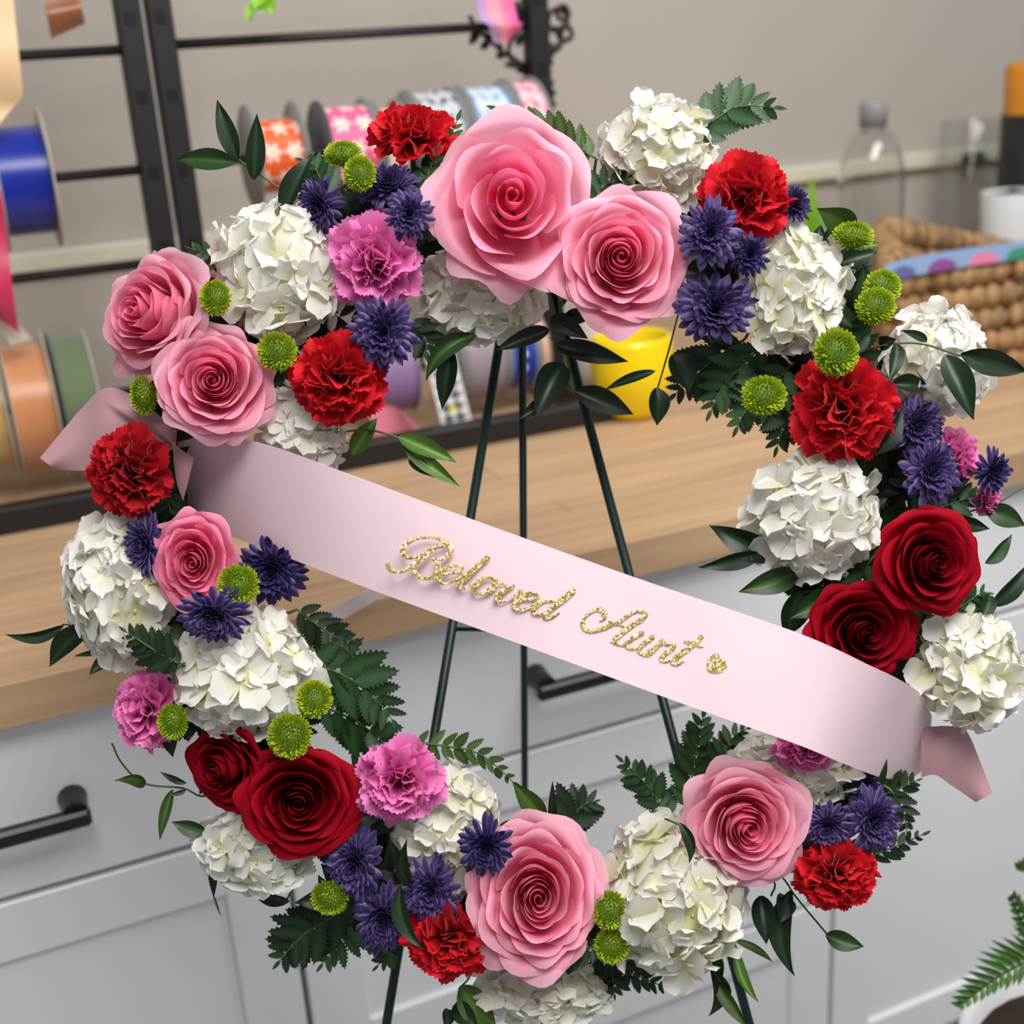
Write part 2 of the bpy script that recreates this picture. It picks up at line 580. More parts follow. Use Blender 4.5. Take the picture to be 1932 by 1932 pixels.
# centre line of the foam ring
RING_PX = [(960, 430), (1180, 420), (1400, 500), (1560, 640), (1620, 800), (1650, 960), (1700, 1150), (1640, 1350), (1520, 1500),
           (1360, 1620), (1180, 1700), (980, 1720), (780, 1640), (600, 1530), (450, 1380), (350, 1200), (300, 1020), (310, 850), (400, 680), (560, 540), (760, 450)]
RING_D = 0.912
rp_ = smooth_poly([np.array(p, float) for p in RING_PX + RING_PX[:1]], 6)
RING = np.array([at(x, y, RING_D) for x, y in rp_])
ring_t = thing('foam_ring', 'dark green wet floral foam ring holding all the flowers', 'wreath base', RING.mean(0))
ringpts = RING[:-1]


def closed_tube(P, r, n, name, mat, parent):
    C = len(P)
    v = []
    for k in range(C):
        T = unit(P[(k + 1) % C] - P[k - 1])
        a = unit(np.cross(T, FW)); b = np.cross(T, a)
        for i in range(n):
            t = 2 * PI * i / n
            rr = r * (1 + 0.06 * math.sin(5 * t + k))
            v.append(P[k] + rr * (math.cos(t) * a + math.sin(t) * b))
    f = []
    for k in range(C):
        for i in range(n):
            A, B = k * n + i, k * n + (i + 1) % n
            A2, B2 = ((k + 1) % C) * n + i, ((k + 1) % C) * n + (i + 1) % n
            f.append((A, B, B2, A2))
    return obj(name, mesh(name, v, f, mat), parent)


closed_tube(ringpts, 0.021, 12, 'foam', M_FOAM, ring_t)
back = closed_tube(ringpts + FW * 0.0225, 0.006, 8, 'backing_hoop', M_BLACK, ring_t)


def stem_to_ring(parent, p, n, r=0.0022):
    "a stem from the flower's back into the foam"
    k = np.argmin(np.linalg.norm(RING - p, axis=1))
    q = RING[k]
    base = p
    mid = base - n * 0.02
    pts = smooth_poly([base, base * 0.6 + mid * 0.4, mid * 0.55 + q * 0.45, q], 3)
    m = MB().tube(pts, r, 6)
    I = np.array(parent.matrix_basis.inverted())
    v = (np.c_[np.array(m.v), np.ones(len(m.v))] @ I.T)[:, :3]
    return obj('stem', mesh('stem', v, m.f, M_STEM), parent, local=Matrix.Identity(4))


FLOWERS = []


def place(name, label, cat, group, px, py, d, ax, ay, sx, sy, sz, spin=0.0):
    t = thing(name, label, cat, (0, 0, 0), group)
    FLOWERS.append((px, py, sx / d * FPX, label))
    M, p, n = frame(px, py, d, ax, ay)
    t.matrix_basis = M @ Matrix.Diagonal((sx, sy, sz, 1))
    return t, p, n


def rose_petal(t, rg, pal, full=1.0, wide=1.0, guard=False):
    nu, nv = 17, 13
    u = np.linspace(-1, 1, nu)
    v = np.linspace(0, 1, nv) ** 0.8
    U, V = np.meshgrid(u, v)
    rho = 0.045 + 0.955 * t ** 1.08
    if t > 0.25: rho *= 1 + rg.uniform(-0.06, 0.06)
    alpha = (2.3 - 1.42 * min(1, t * 1.7) ** 0.55) * wide
    alpha = max(alpha, 0.82)
    if guard: alpha, rho = rg.uniform(0.74, 0.92), rg.uniform(0.97, 1.06)
    h = 0.40 - 0.04 * (1 - t) ** 3 - 0.40 * t ** 1.7 + (rg.uniform(-.03, .03) if t > .2 else 0) - (0.05 if guard else 0)
    top = 1 - (0.30 - 0.06 * t) * np.abs(U) ** 2.6 + (0.035 * (1 - np.abs(U)) ** 2 if t > 0.35 else 0)
    if guard: top = 1 - 0.30 * np.abs(U) ** 4 + 0.03 * np.sin(7 * U + rg.random() * 6)
    w = V * top
    bz = -0.10 - 0.45 * min(1, t * 1.8)
    P0, P1 = (0.02, bz), (0.16 * min(1, .3 + t * 2) + 0.70 * rho, bz + 0.10 + 0.06 * t)
    P2, P3 = (max(rho * (0.90 - 0.04 * t), 0.03), h - 0.22 + 0.06 * t), (rho, h)
    b = lambda k: (1 - w) ** 3 * P0[k] + 3 * (1 - w) ** 2 * w * P1[k] + 3 * (1 - w) * w * w * P2[k] + w ** 3 * P3[k]
    r, z = b(0), b(1)
    c = max(0.0, (t - 0.30) / 0.70)
    e = np.clip((w - 0.72) / 0.28, 0, 1.3) ** 2
    r = r + 0.09 * c * e
    z = z - 0.15 * c * e
    ph = rg.uniform(0, 6.28)
    fq = rg.uniform(2.0, 3.6)
    amp = (0.012 + 0.055 * c * full) * (1.5 if guard else 1)
    z = z + amp * np.sin(fq * PI * U * 0.5 + ph) * w ** 4
    r = r + amp * 0.7 * np.sin(fq * PI * U * 0.6 + ph * 2) * w ** 4
    sp = 0.22 * (1 - t) ** 2 + 0.05
    r = r * (1 + sp * U * np.clip(w * 1.5, 0, 1))
    th = U * alpha * (0.35 + 0.65 * np.sin(np.clip(V * 1.25, 0, 1) * PI / 2))
    x, y = r * np.cos(th), r * np.sin(th)
    deep, mid, pale, rim = pal
    k1 = np.clip(1.35 * t ** 0.8 + 0.35 * (w - 0.75), 0, 1)[..., None]
    k2 = np.clip((t - 0.45) * 1.5 + 0.45 * (w - 0.7), 0, 1)[..., None]
    col = deep * (1 - k1) + mid * k1
    col = col * (1 - k2) + pale * k2
    k3 = (np.clip((w - 0.93) / 0.07, 0, 1) * 0.55)[..., None]
    col = col * (1 - k3) + rim * k3
    base = np.clip(1 - w * 1.7, 0, 1)[..., None]
    col = col * (1 - base) + deep * base
    return np.stack([x, y, z], -1).reshape(-1, 3), grid_faces(nu, nv), col.reshape(-1, 3)


PINK = [lin(236, 86, 142), lin(249, 148, 184), lin(250, 188, 209), lin(253, 210, 224)]
PINKD = [lin(228, 70, 130), lin(247, 122, 168), lin(248, 150, 184), lin(252, 180, 204)]
RED = [lin(118, 2, 26), lin(146, 4, 30), lin(162, 6, 28), lin(164, 18, 40)]


def rose(label, px, py, rx, ry, d, ax=0, ay=0, pal=PINK, n=34, seed=1, tmin=0.0, spin=0.0, depth=1.0, group='pink roses', mat=None, full=1.0, style=None, ng=5):
    mat = mat or M_ROSE
    s = d / FPX
    t, p, nrm = place('rose', label, 'rose', group, px, py, d, ax, ay, rx * s, ry * s, 0.5 * (rx + ry) * s * depth, spin)
    rg = random.Random(seed)
    ts = [(0.93 * (i / (n - 1)) ** 0.86, False) for i in range(n)]
    if style == 'open':
        ts = [(q, False) for q in (.02, .05, .09, .15, .21, .26, .31, .36, .41, .46, .51, .56, .62, .68, .74, .80, .85, .89)]
    ts += [(0.97, True)] * ng
    for i, (tt, gd) in enumerate(ts):
        v, f, c = rose_petal(tt, rg, pal, full, 1.0, gd)
        obj('petal', mesh('petal', v, f, mat, c), t, local=Matrix.Rotation(spin + (i * 2.39996 if not gd else (i * 2 * 2 * PI / 5 if ng == 5 else i * 2.39996)) + rg.uniform(-.2, .2), 4, 'Z'))
    cal = MB().lathe([(0.0, -0.66), (0.12, -0.64), (0.2, -0.54), (0.24, -0.42), (0.12, -0.4)], 12)
    obj('calyx', mesh('calyx', cal.v, cal.f, M_STEM), t, local=Matrix.Identity(4))
    stem_to_ring(t, p - nrm * 0.6 * 0.5 * (rx + ry) * s * depth, nrm, 0.003)
    return t


# --- carnation petals: shared meshes
def carn_petal(rg, pal, W, A, teeth=9):
    nu, nv = 25, 8
    u = np.linspace(-1, 1, nu)
    v = np.linspace(0, 1, nv)
    U, V = np.meshgrid(u, v)
    saw = (np.abs(((u + 1) * teeth / 2 * rg.uniform(.9, 1.1) + rg.random()) % 1.0 - 0.5) * 2)
    ln = 1 - 0.2 * U ** 2 + 0.09 * saw[None, :] * V ** 6 + 0.05 * np.sin(3 * U + rg.uniform(0, 6))
    z = V * ln
    x = U * W * (0.12 + 0.88 * V ** 0.9) * (1 - 0.12 * V ** 4)
    k = rg.uniform(2.2, 3.8)
    y = A * V ** 1.8 * np.sin(k * PI * U * 0.5 + rg.uniform(0, 6)) + 0.5 * A * V ** 3 * np.sin(k * 2.3 * U + rg.uniform(0, 6)) + 0.05 * rg.uniform(-1, 1) * V ** 2
    x = x + 0.3 * A * V ** 2 * np.cos(k * PI * U * 0.5 + rg.uniform(0, 6))
    deep, mid, tip = pal
    a = np.clip(V * 1.4 - 0.3, 0, 1)[..., None]
    bq = (np.clip((V - 0.75) / 0.25, 0, 1) * 0.6)[..., None]
    c = deep * (1 - a) + mid * a
    c = c * (1 - bq) + tip * bq
    return np.stack([x, y, z], -1).reshape(-1, 3), grid_faces(nu, nv), c.reshape(-1, 3)


CPAL = {'red': [lin(140, 4, 16), lin(206, 12, 32), lin(226, 30, 46)],
        'crim': [lin(120, 2, 14), lin(178, 8, 28), lin(200, 22, 40)],
        'magenta': [lin(204, 60, 150), lin(236, 112, 188), lin(246, 164, 216)]}
CARN = {}
for key, pal in CPAL.items():
    rg = random.Random(hash(len(key)) % 97)
    CARN[key] = []
    for k in range(7):
        v, f, c = carn_petal(rg, pal, rg.uniform(0.40, 0.54), rg.uniform(0.10, 0.2))
        CARN[key].append(mesh('petal', v, f, M_CARN, c))


def carnation(label, px, py, rx, ry, d, ax=0, ay=0, color='red', seed=1, depth=1.0, group='red carnations', n=(10, 10, 10, 9, 6)):
    s = d / FPX
    t, p, nrm = place('carnation', label, 'carnation', group, px, py, d, ax, ay, rx * s, ry * s, 0.5 * (rx + ry) * s * depth)
    rg = random.Random(seed)
    rings = [(1.02, 88), (0.97, 66), (0.92, 47), (0.86, 29), (0.8, 12)]
    for k, (L, th) in enumerate(rings):
        for i in range(n[k]):
            phi = 2 * PI * i / n[k] + k * 0.31 + rg.uniform(-.2, .2)
            a = math.radians(th + rg.uniform(-9, 9))
            Lq = L * rg.uniform(0.9, 1.06)
            M = Matrix.Translation((0, 0, -0.28)) @ Matrix.Rotation(phi, 4, 'Z') @ Matrix.Rotation(-a, 4, 'X') @ Matrix.Rotation(rg.uniform(-.4, .4), 4, 'Z') @ Matrix.Diagonal((Lq, Lq * rg.choice((-1, 1)), Lq, 1))
            obj('petal', rg.choice(CARN[color]), t, local=M)
    cal = MB().lathe([(0.0, -0.95), (0.1, -0.95), (0.17, -0.7), (0.2, -0.3), (0.1, -0.26)], 12)
    obj('calyx', mesh('calyx', cal.v, cal.f, M_STEM), t, local=Matrix.Identity(4))
    stem_to_ring(t, p - nrm * 0.9 * 0.5 * (rx + ry) * s * depth, nrm, 0.002)
    return t


# --- hydrangea florets: shared meshes of four joined petals
def floret(rg, tint):
    nu, nv = 9, 8
    V_, F_, C_ = [], [], []
    white, cream = lin(240, 239, 235), lin(228, 228, 180)
    for q in range(4):
        u = np.linspace(-1, 1, nu)
        v = np.linspace(0.02, 1, nv)
        U, V = np.meshgrid(u, v)
        pk = np.clip(V, 0, 1)
        wd = 0.60 * rg.uniform(0.9, 1.1) * (pk ** 0.75) * np.sqrt(np.clip(1.0 - np.clip((pk - .5) / .5, 0, 1) ** 2.4, 0.06, 1)) * 1.12
        ln = 1 - 0.10 * U ** 2 - 0.03 * np.cos(U * 5 + rg.random() * 6) * V ** 4
        x = V * ln
        y = U * wd
        cup = rg.uniform(-0.10, 0.40)
        z = cup * V ** 1.7 * 0.8 + 0.12 * (U ** 2) * V * rg.uniform(-0.3, 1.2) + 0.035 * np.sin(2.6 * U + rg.random() * 6) * V ** 2 + (0.05 if q % 2 else 0.0) * np.sin(V * PI)
        a = q * PI / 2 + rg.uniform(-.15, .15)
        X, Y = x * math.cos(a) - y * math.sin(a), x * math.sin(a) + y * math.cos(a)
        o = sum(len(k) for k in V_)
        V_.append(np.stack([X, Y, z], -1).reshape(-1, 3))
        F_ += grid_faces(nu, nv, o)
        k = np.clip(1.15 - V * 1.9 + tint * (1 - 0.3 * V), 0, 1)[..., None]
        C_.append((white * (1 - k) + cream * k).reshape(-1, 3))
    eye = MB().lathe([(0.0, 0.10), (0.05, 0.085), (0.075, 0.04), (0.06, 0.0)], 6)
    o = sum(len(k) for k in V_)
    V_.append(np.array(eye.v)); F_ += [tuple(i + o for i in q) for q in eye.f]
    C_.append(np.tile(lin(214, 212, 140), (len(eye.v), 1)))
    return mesh('floret', np.vstack(V_), F_, M_HYD, np.vstack(C_))


rg = random.Random(5)
FLORET = {'white': [floret(rg, 0.0) for _ in range(6)], 'cream': [floret(rg, 0.45) for _ in range(6)], 'mid': [floret(rg, 0.15) for _ in range(6)]}
_c = MB().lathe([(math.sin(a) * 0.66, math.cos(a) * 0.66) for a in np.linspace(0.02, PI - 0.02, 12)], 18)
HYDCORE = mesh('flower_head_core', _c.v, _c.f, plain('hydrangea_core', lin(176, 180, 130), 0.8, var=0.2, scale=60))


def hydrangea(label, px, py, rx, ry, d, ax=0, ay=0, tone='mid', seed=1, n=46, fr=0.45, depth=0.85, jit=0.27):
    s = d / FPX
    rx, ry, d = rx * 1.05, ry * 1.05, d + .007
    R = 0.5 * (rx + ry)
    t, p, nrm = place('hydrangea', label, 'hydrangea', 'white hydrangea heads', px, py, d, ax, ay, rx * s, ry * s, R * s * depth)
    rg = random.Random(seed)
    obj('core', HYDCORE, t, local=Matrix.Identity(4))
    for i in range(n):
        zc = 1 - (i + 0.5) / n * 1.35
        ph = i * 2.39996 + rg.uniform(-.2, .2)
        r0 = math.sqrt(max(0, 1 - zc * zc))
        nn = Vector((r0 * math.cos(ph), r0 * math.sin(ph), zc))
        pos = nn * rg.uniform(0.66, 0.80)
        nv = (nn + Vector((rg.gauss(0, jit), rg.gauss(0, jit), rg.gauss(0, jit)))).normalized()
        q = nv.to_track_quat('Z', 'Y')
        k = fr * rg.uniform(0.82, 1.2)
        M = Matrix.Translation(pos) @ q.to_matrix().to_4x4() @ Matrix.Rotation(rg.uniform(0, 6.28), 4, 'Z') @ Matrix.Diagonal((k, k, k, 1))
        pool = FLORET[tone] if rg.random() < 0.75 else FLORET[rg.choice(('white', 'mid', 'cream') if tone != 'white' else ('white', 'mid'))]
        obj('floret', rg.choice(pool), t, local=M)
    stem_to_ring(t, p - nrm * 0.5 * R * s * depth, nrm, 0.003)
    return t


# --- chrysanthemum strap petals
def strap(rg, pal, wd, spoon=0.12, cup=0.5):
    nu = 5
    u = np.linspace(-1, 1, nu)
    v = np.array([0, .2, .4, .58, .72, .83, .91, .965, 1.0])
    nv = len(v)
    U, V = np.meshgrid(u, v)
    w = wd * (0.42 + 0.58 * np.sin(np.clip(V * 1.25, 0, 1) * PI / 2)) * np.sqrt(np.clip(1.0 - np.clip((V - .70) / .30, 0, 1) ** 2.2, 0.03, 1))
    w = w * (0.92 + 0.3 * V ** 2)
    x = U * w
    z = V * (1 - 0.05 * U ** 2)
    y = -cup * wd * (1 - U ** 2) * (1 - 0.3 * V) + spoon * V ** 2.2
    x = x + 0.05 * rg.uniform(-1, 1) * V ** 2
    inner, edge, tip = pal
    k = (np.abs(U) ** 2.5 * 0.85)[..., None]
    c = inner * (1 - k) + edge * k
    k = (np.clip((V - 0.6) / 0.4, 0, 1) * 0.35)[..., None]
    c = c * (1 - k) + tip * k
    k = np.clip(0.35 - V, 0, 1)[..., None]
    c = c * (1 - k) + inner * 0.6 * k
    return np.stack([x, y, z], -1).reshape(-1, 3), grid_faces(nu, nv), c.reshape(-1, 3)


MPAL = {'purple': [lin(52, 36, 90), lin(132, 116, 168), lin(80, 62, 124)],
        'dark': [lin(40, 26, 78), lin(104, 92, 146), lin(60, 46, 106)]}
STRAP, DISC = {}, {}
for key, pal in MPAL.items():
    rg = random.Random(31)
    STRAP[key] = []
    for k in range(5):
        v, f, c = strap(rg, pal, rg.uniform(0.105, 0.13))
        STRAP[key].append(mesh('petal', v, f, M_MUM, c))
    DISC[key] = []
    for k in range(3):
        m = MB()
        for (cnt, L, th, w, zb_) in ((23, 0.76, 58, .10, -.12), (22, 0.65, 47, .088, -.09), (21, 0.54, 37, .075, -.05), (19, 0.47, 27, .062, -.02), (15, 0.42, 17, .05, 0), (9, 0.38, 7, .042, 0.01)):
            for i in range(cnt):
                v, f, c = strap(rg, pal, w, spoon=-0.20, cup=0.7)
                a = math.radians(th + rg.uniform(-6, 6))
                M = Matrix.Translation((0, 0, zb_ - 0.05)) @ Matrix.Rotation(2 * PI * i / cnt + rg.uniform(-.1, .1) + th, 4, 'Z') @ Matrix.Rotation(-a, 4, 'X') @ Matrix.Diagonal((L * 1.25, L, L * rg.uniform(.92, 1.08), 1))
                Mn = np.array(M)
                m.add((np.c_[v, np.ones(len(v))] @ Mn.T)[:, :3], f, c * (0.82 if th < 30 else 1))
        DISC[key].append(mesh('inner_petals', m.v, m.f, M_MUM, np.array(m.c)))
_c = MB().lathe([(0, -0.5), (0.16, -0.48), (0.26, -0.3), (0.3, -0.18), (0.1, -0.12)], 12)
MUMCAL = mesh('calyx', _c.v, _c.f, M_STEM)


def mum(label, px, py, rx, ry, d, ax=0, ay=0, tone='purple', seed=1, n=(23, 22), flat=1.0):
    s = d / FPX
    rx, ry = rx * 1.13, ry * 1.13
    t, p, nrm = place('chrysanthemum', label, 'chrysanthemum', 'purple chrysanthemums', px, py, d, ax, ay, rx * s, ry * s, 0.5 * (rx + ry) * s * flat, seed * 1.3)
    rg = random.Random(seed)
    for (cnt, L, th, zb_) in ((n[0], 1.0, 84, -0.16), (n[1], 0.86, 66, -0.14)):
        for i in range(cnt):
            a = math.radians(th + rg.uniform(-8, 8))
            Lq = L * rg.uniform(0.88, 1.06)
            M = Matrix.Translation((0, 0, zb_)) @ Matrix.Rotation(2 * PI * i / cnt + rg.uniform(-.12, .12) + th + seed, 4, 'Z') @ Matrix.Rotation(-a, 4, 'X') @ Matrix.Diagonal((Lq, -Lq if rg.random() < .15 else Lq, Lq, 1))
            obj('petal', rg.choice(STRAP[tone]), t, local=M)
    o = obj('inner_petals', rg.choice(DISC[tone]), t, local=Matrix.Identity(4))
    o['kind'] = 'stuff'
    obj('calyx', MUMCAL, t, local=Matrix.Identity(4))
    stem_to_ring(t, p - nrm * 0.35 * 0.5 * (rx + ry) * s, nrm, 0.0016)
    return t


# --- green button mums
BUT = []
rg = random.Random(3)
for k in range(4):
    m = MB()
    N = 230
    for i in range(N):
        zc = 1 - (i + 0.5) / N * 1.32
        ph = i * 2.39996
        r0 = math.sqrt(max(0, 1 - zc * zc))
        nn = Vector((r0 * math.cos(ph), r0 * math.sin(ph), zc))
        out = (nn * 0.8 + Vector((0, 0, 0.30)) + Vector((rg.gauss(0, .12), rg.gauss(0, .12), rg.gauss(0, .12)))).normalized()
        L = 0.34 * rg.uniform(0.85, 1.15) * (1.0 if zc < 0.75 else 0.75)
        tang = nn.cross(Vector((0, 0, 1)))
        tang = tang.normalized() if tang.length > 1e-3 else Vector((1, 0, 0))
        w = 0.062 * (1 if zc < 0.8 else 0.7)
        nrm = out.cross(tang).normalized()
        b0 = nn * 0.70
        pts = []
        for (vv, ww, bend) in ((0, 0.6, 0), (0.55, 1.0, 0.02), (1.0, 0.55, -0.03)):
            c0 = b0 + out * L * vv + nrm * bend
            pts += [c0 - tang * w * ww, c0 + nrm * w * 0.45, c0 + tang * w * ww]
        tipc, basec, midc = lin(204, 218, 76), lin(82, 108, 8), lin(158, 184, 24)
        if zc > 0.86: tipc, midc = lin(150, 176, 30), lin(112, 142, 14)
        cc = [basec] * 3 + [midc] * 3 + [tipc] * 3
        m.add(pts, grid_faces(3, 3), cc)
    BUT.append(mesh('floret_petals', m.v, m.f, M_BUT, np.array(m.c)))
_c = MB().lathe([(math.sin(a) * 0.76, math.cos(a) * 0.70) for a in np.linspace(0.02, PI - 0.3, 9)], 14)
BUTCORE = mesh('core', _c.v, _c.f, plain('button_core', lin(92, 118, 12), 0.7, var=0.2, scale=90))


def button(label, px, py, rx, ry, d, ax=0, ay=0, seed=1, depth=0.85):
    s = d / FPX
    t, p, nrm = place('button_chrysanthemum', label, 'button mum', 'green button chrysanthemums', px, py, d, ax, ay, rx * s, ry * s, 0.5 * (rx + ry) * s * depth, seed * 0.7)
    o = obj('petals', BUT[seed % 4], t, local=Matrix.Identity(4)); o['kind'] = 'stuff'
    obj('core', BUTCORE, t, local=Matrix.Identity(4))
    stem_to_ring(t, p - nrm * 0.5 * rx * s, nrm, 0.0015)
    return t


# ------------------------------------------------------------------ the flowers, each stuck in the foam ring
rose('largest pale pink rose, wide open, at the top of the wreath', 966, 380, 150, 162, .828, .06, -.04, PINK, 34, 3, 0.0, 0.35, style='open')
rose('round pale pink rose with a tight dark spiral, just below the largest rose', 1171, 488, 126, 130, .830, -.02, .04, PINK, 36, 12, 0, 2.0)
rose('pale pink rose turned side-on at the outer edge of the wreath, above the sash knot', 280, 592, 134, 120, .850, -.70, -.12, PINK, 32, 7, 0, 1.0, depth=1.0)
rose('pale pink rose covering the pinched end of the sash', 404, 720, 112, 110, .830, .10, -.02, PINK, 36, 21, 0, .3)
rose('small deep pink rose between two white hydrangeas, below the sash', 366, 1060, 76, 90, .835, .05, .10, PINKD, 28, 5, 0, 2.2)
rose('many-petalled pink rose at the very bottom of the wreath beside two stacked green buttons', 1015, 1692, 127, 147, .830, .04, -.16, PINK, 40, 9, 0, 1.2)
rose('pale pink rose beneath the sash, above the lowest red carnation', 1408, 1558, 116, 117, .832, .04, .05, PINK, 36, 15, 0, 4.0)
RK = dict(pal=RED, group='dark red roses', mat=M_RED, full=0.6)
rose('dark red rose above the far end of the sash, nearest the white cabinet', 1760, 1060, 98, 96, .832, .12, .02, n=30, seed=31, spin=1, **RK)
rose('dark red rose tucked half behind the upper edge of the sash', 1632, 1192, 101, 92, .846, .05, .04, n=32, seed=32, spin=2.2, **RK)
rose('dark red rose facing away to the outer side, under a large white hydrangea', 420, 1452, 92, 80, .850, -.62, .12, n=28, seed=33, spin=3, **RK)
rose('dark red rose facing forward, below two green buttons', 565, 1512, 110, 100, .832, .08, -.03, n=32, seed=34, spin=.5, **RK)

carnation('red carnation highest on the wreath, beside the largest pink rose', 778, 247, 80, 62, .845, .05, -.62, 'red', 1)
carnation('red carnation beneath the hydrangea that stands out at the top, near the glass bottle', 1413, 362, 86, 84, .840, .08, -.08, 'red', 2)
carnation('red carnation inside the ring beside the pink rose on the sash end', 638, 712, 92, 84, .835, .05, .06, 'red', 3)
carnation('red carnation with a green button resting on its top', 1596, 770, 95, 100, .838, 0, .02, 'red', 4)
carnation('red carnation below the left tail of the sash', 240, 887, 78, 84, .838, -.15, .02, 'crim', 5)
carnation('red carnation lowest on the wreath, left of the bottom pink rose', 845, 1780, 86, 80, .838, -.08, .30, 'red', 6)
carnation('red carnation below two purple chrysanthemums near the sash tail', 1583, 1655, 84, 68, .840, .12, .18, 'red', 7)
carnation('small red carnation mostly hidden behind a green button and a pink rose', 392, 532, 40, 36, .875, -.2, -.2, 'crim', 8)
MG = dict(color='magenta', group='magenta pink carnations')
carnation('magenta pink carnation in the upper part of the wreath between two white hydrangeas', 708, 494, 90, 94, .836, .05, .05, seed=11, **MG)
carnation('magenta pink carnation turned sideways at the outer edge, above the dark red roses', 270, 1338, 68, 80, .850, -.65, -.1, seed=12, **MG)
carnation('magenta pink carnation beside the forward-facing dark red rose', 752, 1475, 84, 80, .836, 0, -.03, seed=13, **MG)
carnation('magenta pink carnation peeking out from under the lower edge of the sash', 1525, 1418, 66, 46, .850, .05, .3, seed=14, **MG)
carnation('magenta pink carnation seen from behind among purple chrysanthemums', 1812, 862, 50, 56, .872, .95, -.2, seed=15, **MG)
carnation('small magenta pink carnation above a dark red rose at the outer edge', 1866, 945, 34, 30, .874, .9, .3, seed=16, **MG)

hydrangea('large white hydrangea beside the side-on pink rose', 532, 516, 130, 142, .858, -.1, -.05, 'mid', 1, 46)
hydrangea('white hydrangea standing highest, above the wreath beside a fern frond', 1240, 285, 108, 102, .862, .02, -.25, 'cream', 2, 42)
hydrangea('white hydrangea hanging below the largest pink rose', 908, 556, 118, 104, .878, 0, .2, 'mid', 3, 44)
hydrangea('creamy hydrangea between purple chrysanthemums and green buttons', 1494, 556, 100, 120, .855, .1, -.02, 'cream', 4, 46)
hydrangea('white hydrangea at the outer edge in front of the woven basket', 1768, 688, 102, 112, .872, .3, -.05, 'white', 5, 42)
hydrangea('large white hydrangea below the red carnation inside the ring', 1540, 970, 122, 124, .856, -.1, .05, 'white', 6, 48)
hydrangea('white hydrangea at the outer edge beside the small deep pink rose', 228, 1110, 108, 146, .858, -.3, .02, 'white', 7, 48)
hydrangea('round white hydrangea above the two dark red roses', 460, 1266, 134, 126, .853, 0, .02, 'white', 8, 54, .40)
hydrangea('white hydrangea peeking out above the upper edge of the sash', 575, 808, 92, 86, .864, .1, .2, 'white', 9, 38)
hydrangea('white hydrangea below the forward-facing dark red rose', 490, 1594, 112, 94, .860, -.1, .3, 'white', 10, 44)
hydrangea('creamy hydrangea behind the magenta carnation near the bottom', 845, 1566, 106, 122, .868, .1, -.05, 'cream', 11, 44)
hydrangea('large creamy hydrangea between the two lowest pink roses', 1270, 1690, 146, 160, .852, .05, .05, 'cream', 12, 56, .40)
hydrangea('white hydrangea under the sash around a magenta carnation', 1495, 1452, 126, 84, .872, .05, .1, 'mid', 13, 44)
hydrangea('creamy hydrangea at the end of the sash below the dark red roses', 1828, 1266, 104, 116, .862, .25, .05, 'cream', 14, 46)
hydrangea('white hydrangea at the lowest edge under the bottom pink rose', 1028, 1866, 122, 72, .868, 0, .5, 'mid', 15, 44)

mum('purple chrysanthemum facing sideways beside the uppermost white hydrangea on the rack side', 600, 390, 46, 52, .842, -.4, .35, 'purple', 1)
mum('purple chrysanthemum below the two upper green buttons', 732, 347, 62, 46, .840, -.1, -.35, 'purple', 2)
mum('small purple chrysanthemum above the upper magenta carnation', 772, 404, 44, 46, .822, .15, .1, 'purple', 3)
mum('purple chrysanthemum between the upper magenta carnation and the red one inside the ring', 722, 627, 64, 70, .828, .05, .1, 'purple', 4)
mum('purple chrysanthemum beside the round pink rose, below the white hydrangea', 1340, 438, 56, 66, .820, -.05, -.02, 'purple', 5)
mum('smallest darkest purple chrysanthemum, on the edge of the creamy hydrangea', 1415, 480, 36, 40, .828, -.05, .05, 'dark', 6, (18, 16))
mum('large purple chrysanthemum facing forward, above the yellow pot', 1350, 580, 78, 68, .830, 0, .02, 'purple', 7, (20, 20))
mum('tiny purple chrysanthemum beside the upper red carnation, in front of the glass bottle', 1500, 383, 34, 38, .846, .35, -.2, 'dark', 8, (18, 16))
mum('purple chrysanthemum just beside the carnation that carries a green button', 1730, 803, 56, 54, .846, .15, .05, 'purple', 9)
mum('purple chrysanthemum in front of the magenta carnation seen from behind', 1757, 888, 56, 66, .842, .1, -.1, 'purple', 10)
mum('small purple chrysanthemum farthest out beside the magenta carnations', 1875, 890, 38, 44, .850, .35, .05, 'dark', 11, (17, 15))
mum('purple chrysanthemum facing sideways between the red carnation and the small deep pink rose', 272, 1030, 46, 66, .842, -.45, .05, 'purple', 12)
mum('purple chrysanthemum tucked under the lower edge of the sash', 512, 1078, 64, 62, .852, .15, .15, 'dark', 13)
mum('purple chrysanthemum right below the small deep pink rose', 402, 1163, 70, 56, .818, 0, .3, 'purple', 14, (20, 18))
mum('purple chrysanthemum beside the green button below the dark red rose', 668, 1630, 52, 72, .838, -.1, -.05, 'purple', 15)
mum('purple chrysanthemum between the low red carnation and another purple one', 722, 1735, 54, 68, .840, .1, .15, 'purple', 16)
mum('purple chrysanthemum above the lowest red carnation, in front of the creamy hydrangea', 812, 1682, 54, 64, .838, 0, -.1, 'purple', 17)
mum('dark purple chrysanthemum overlapping the edge of the bottom pink rose', 916, 1600, 50, 58, .826, -.05, .05, 'dark', 18, (19, 17))
mum('purple chrysanthemum beside the pink rose beneath the sash', 1560, 1560, 48, 46, .842, -.1, .1, 'purple', 19)
mum('purple chrysanthemum above the red carnation at the sash tail', 1648, 1548, 54, 62, .842, .15, -.05, 'purple', 20)
mum('dark purple chrysanthemum half hidden under the sash end beside a green button', 1632, 1480, 36, 30, .868, .1, .1, 'dark', 21, (17, 15))

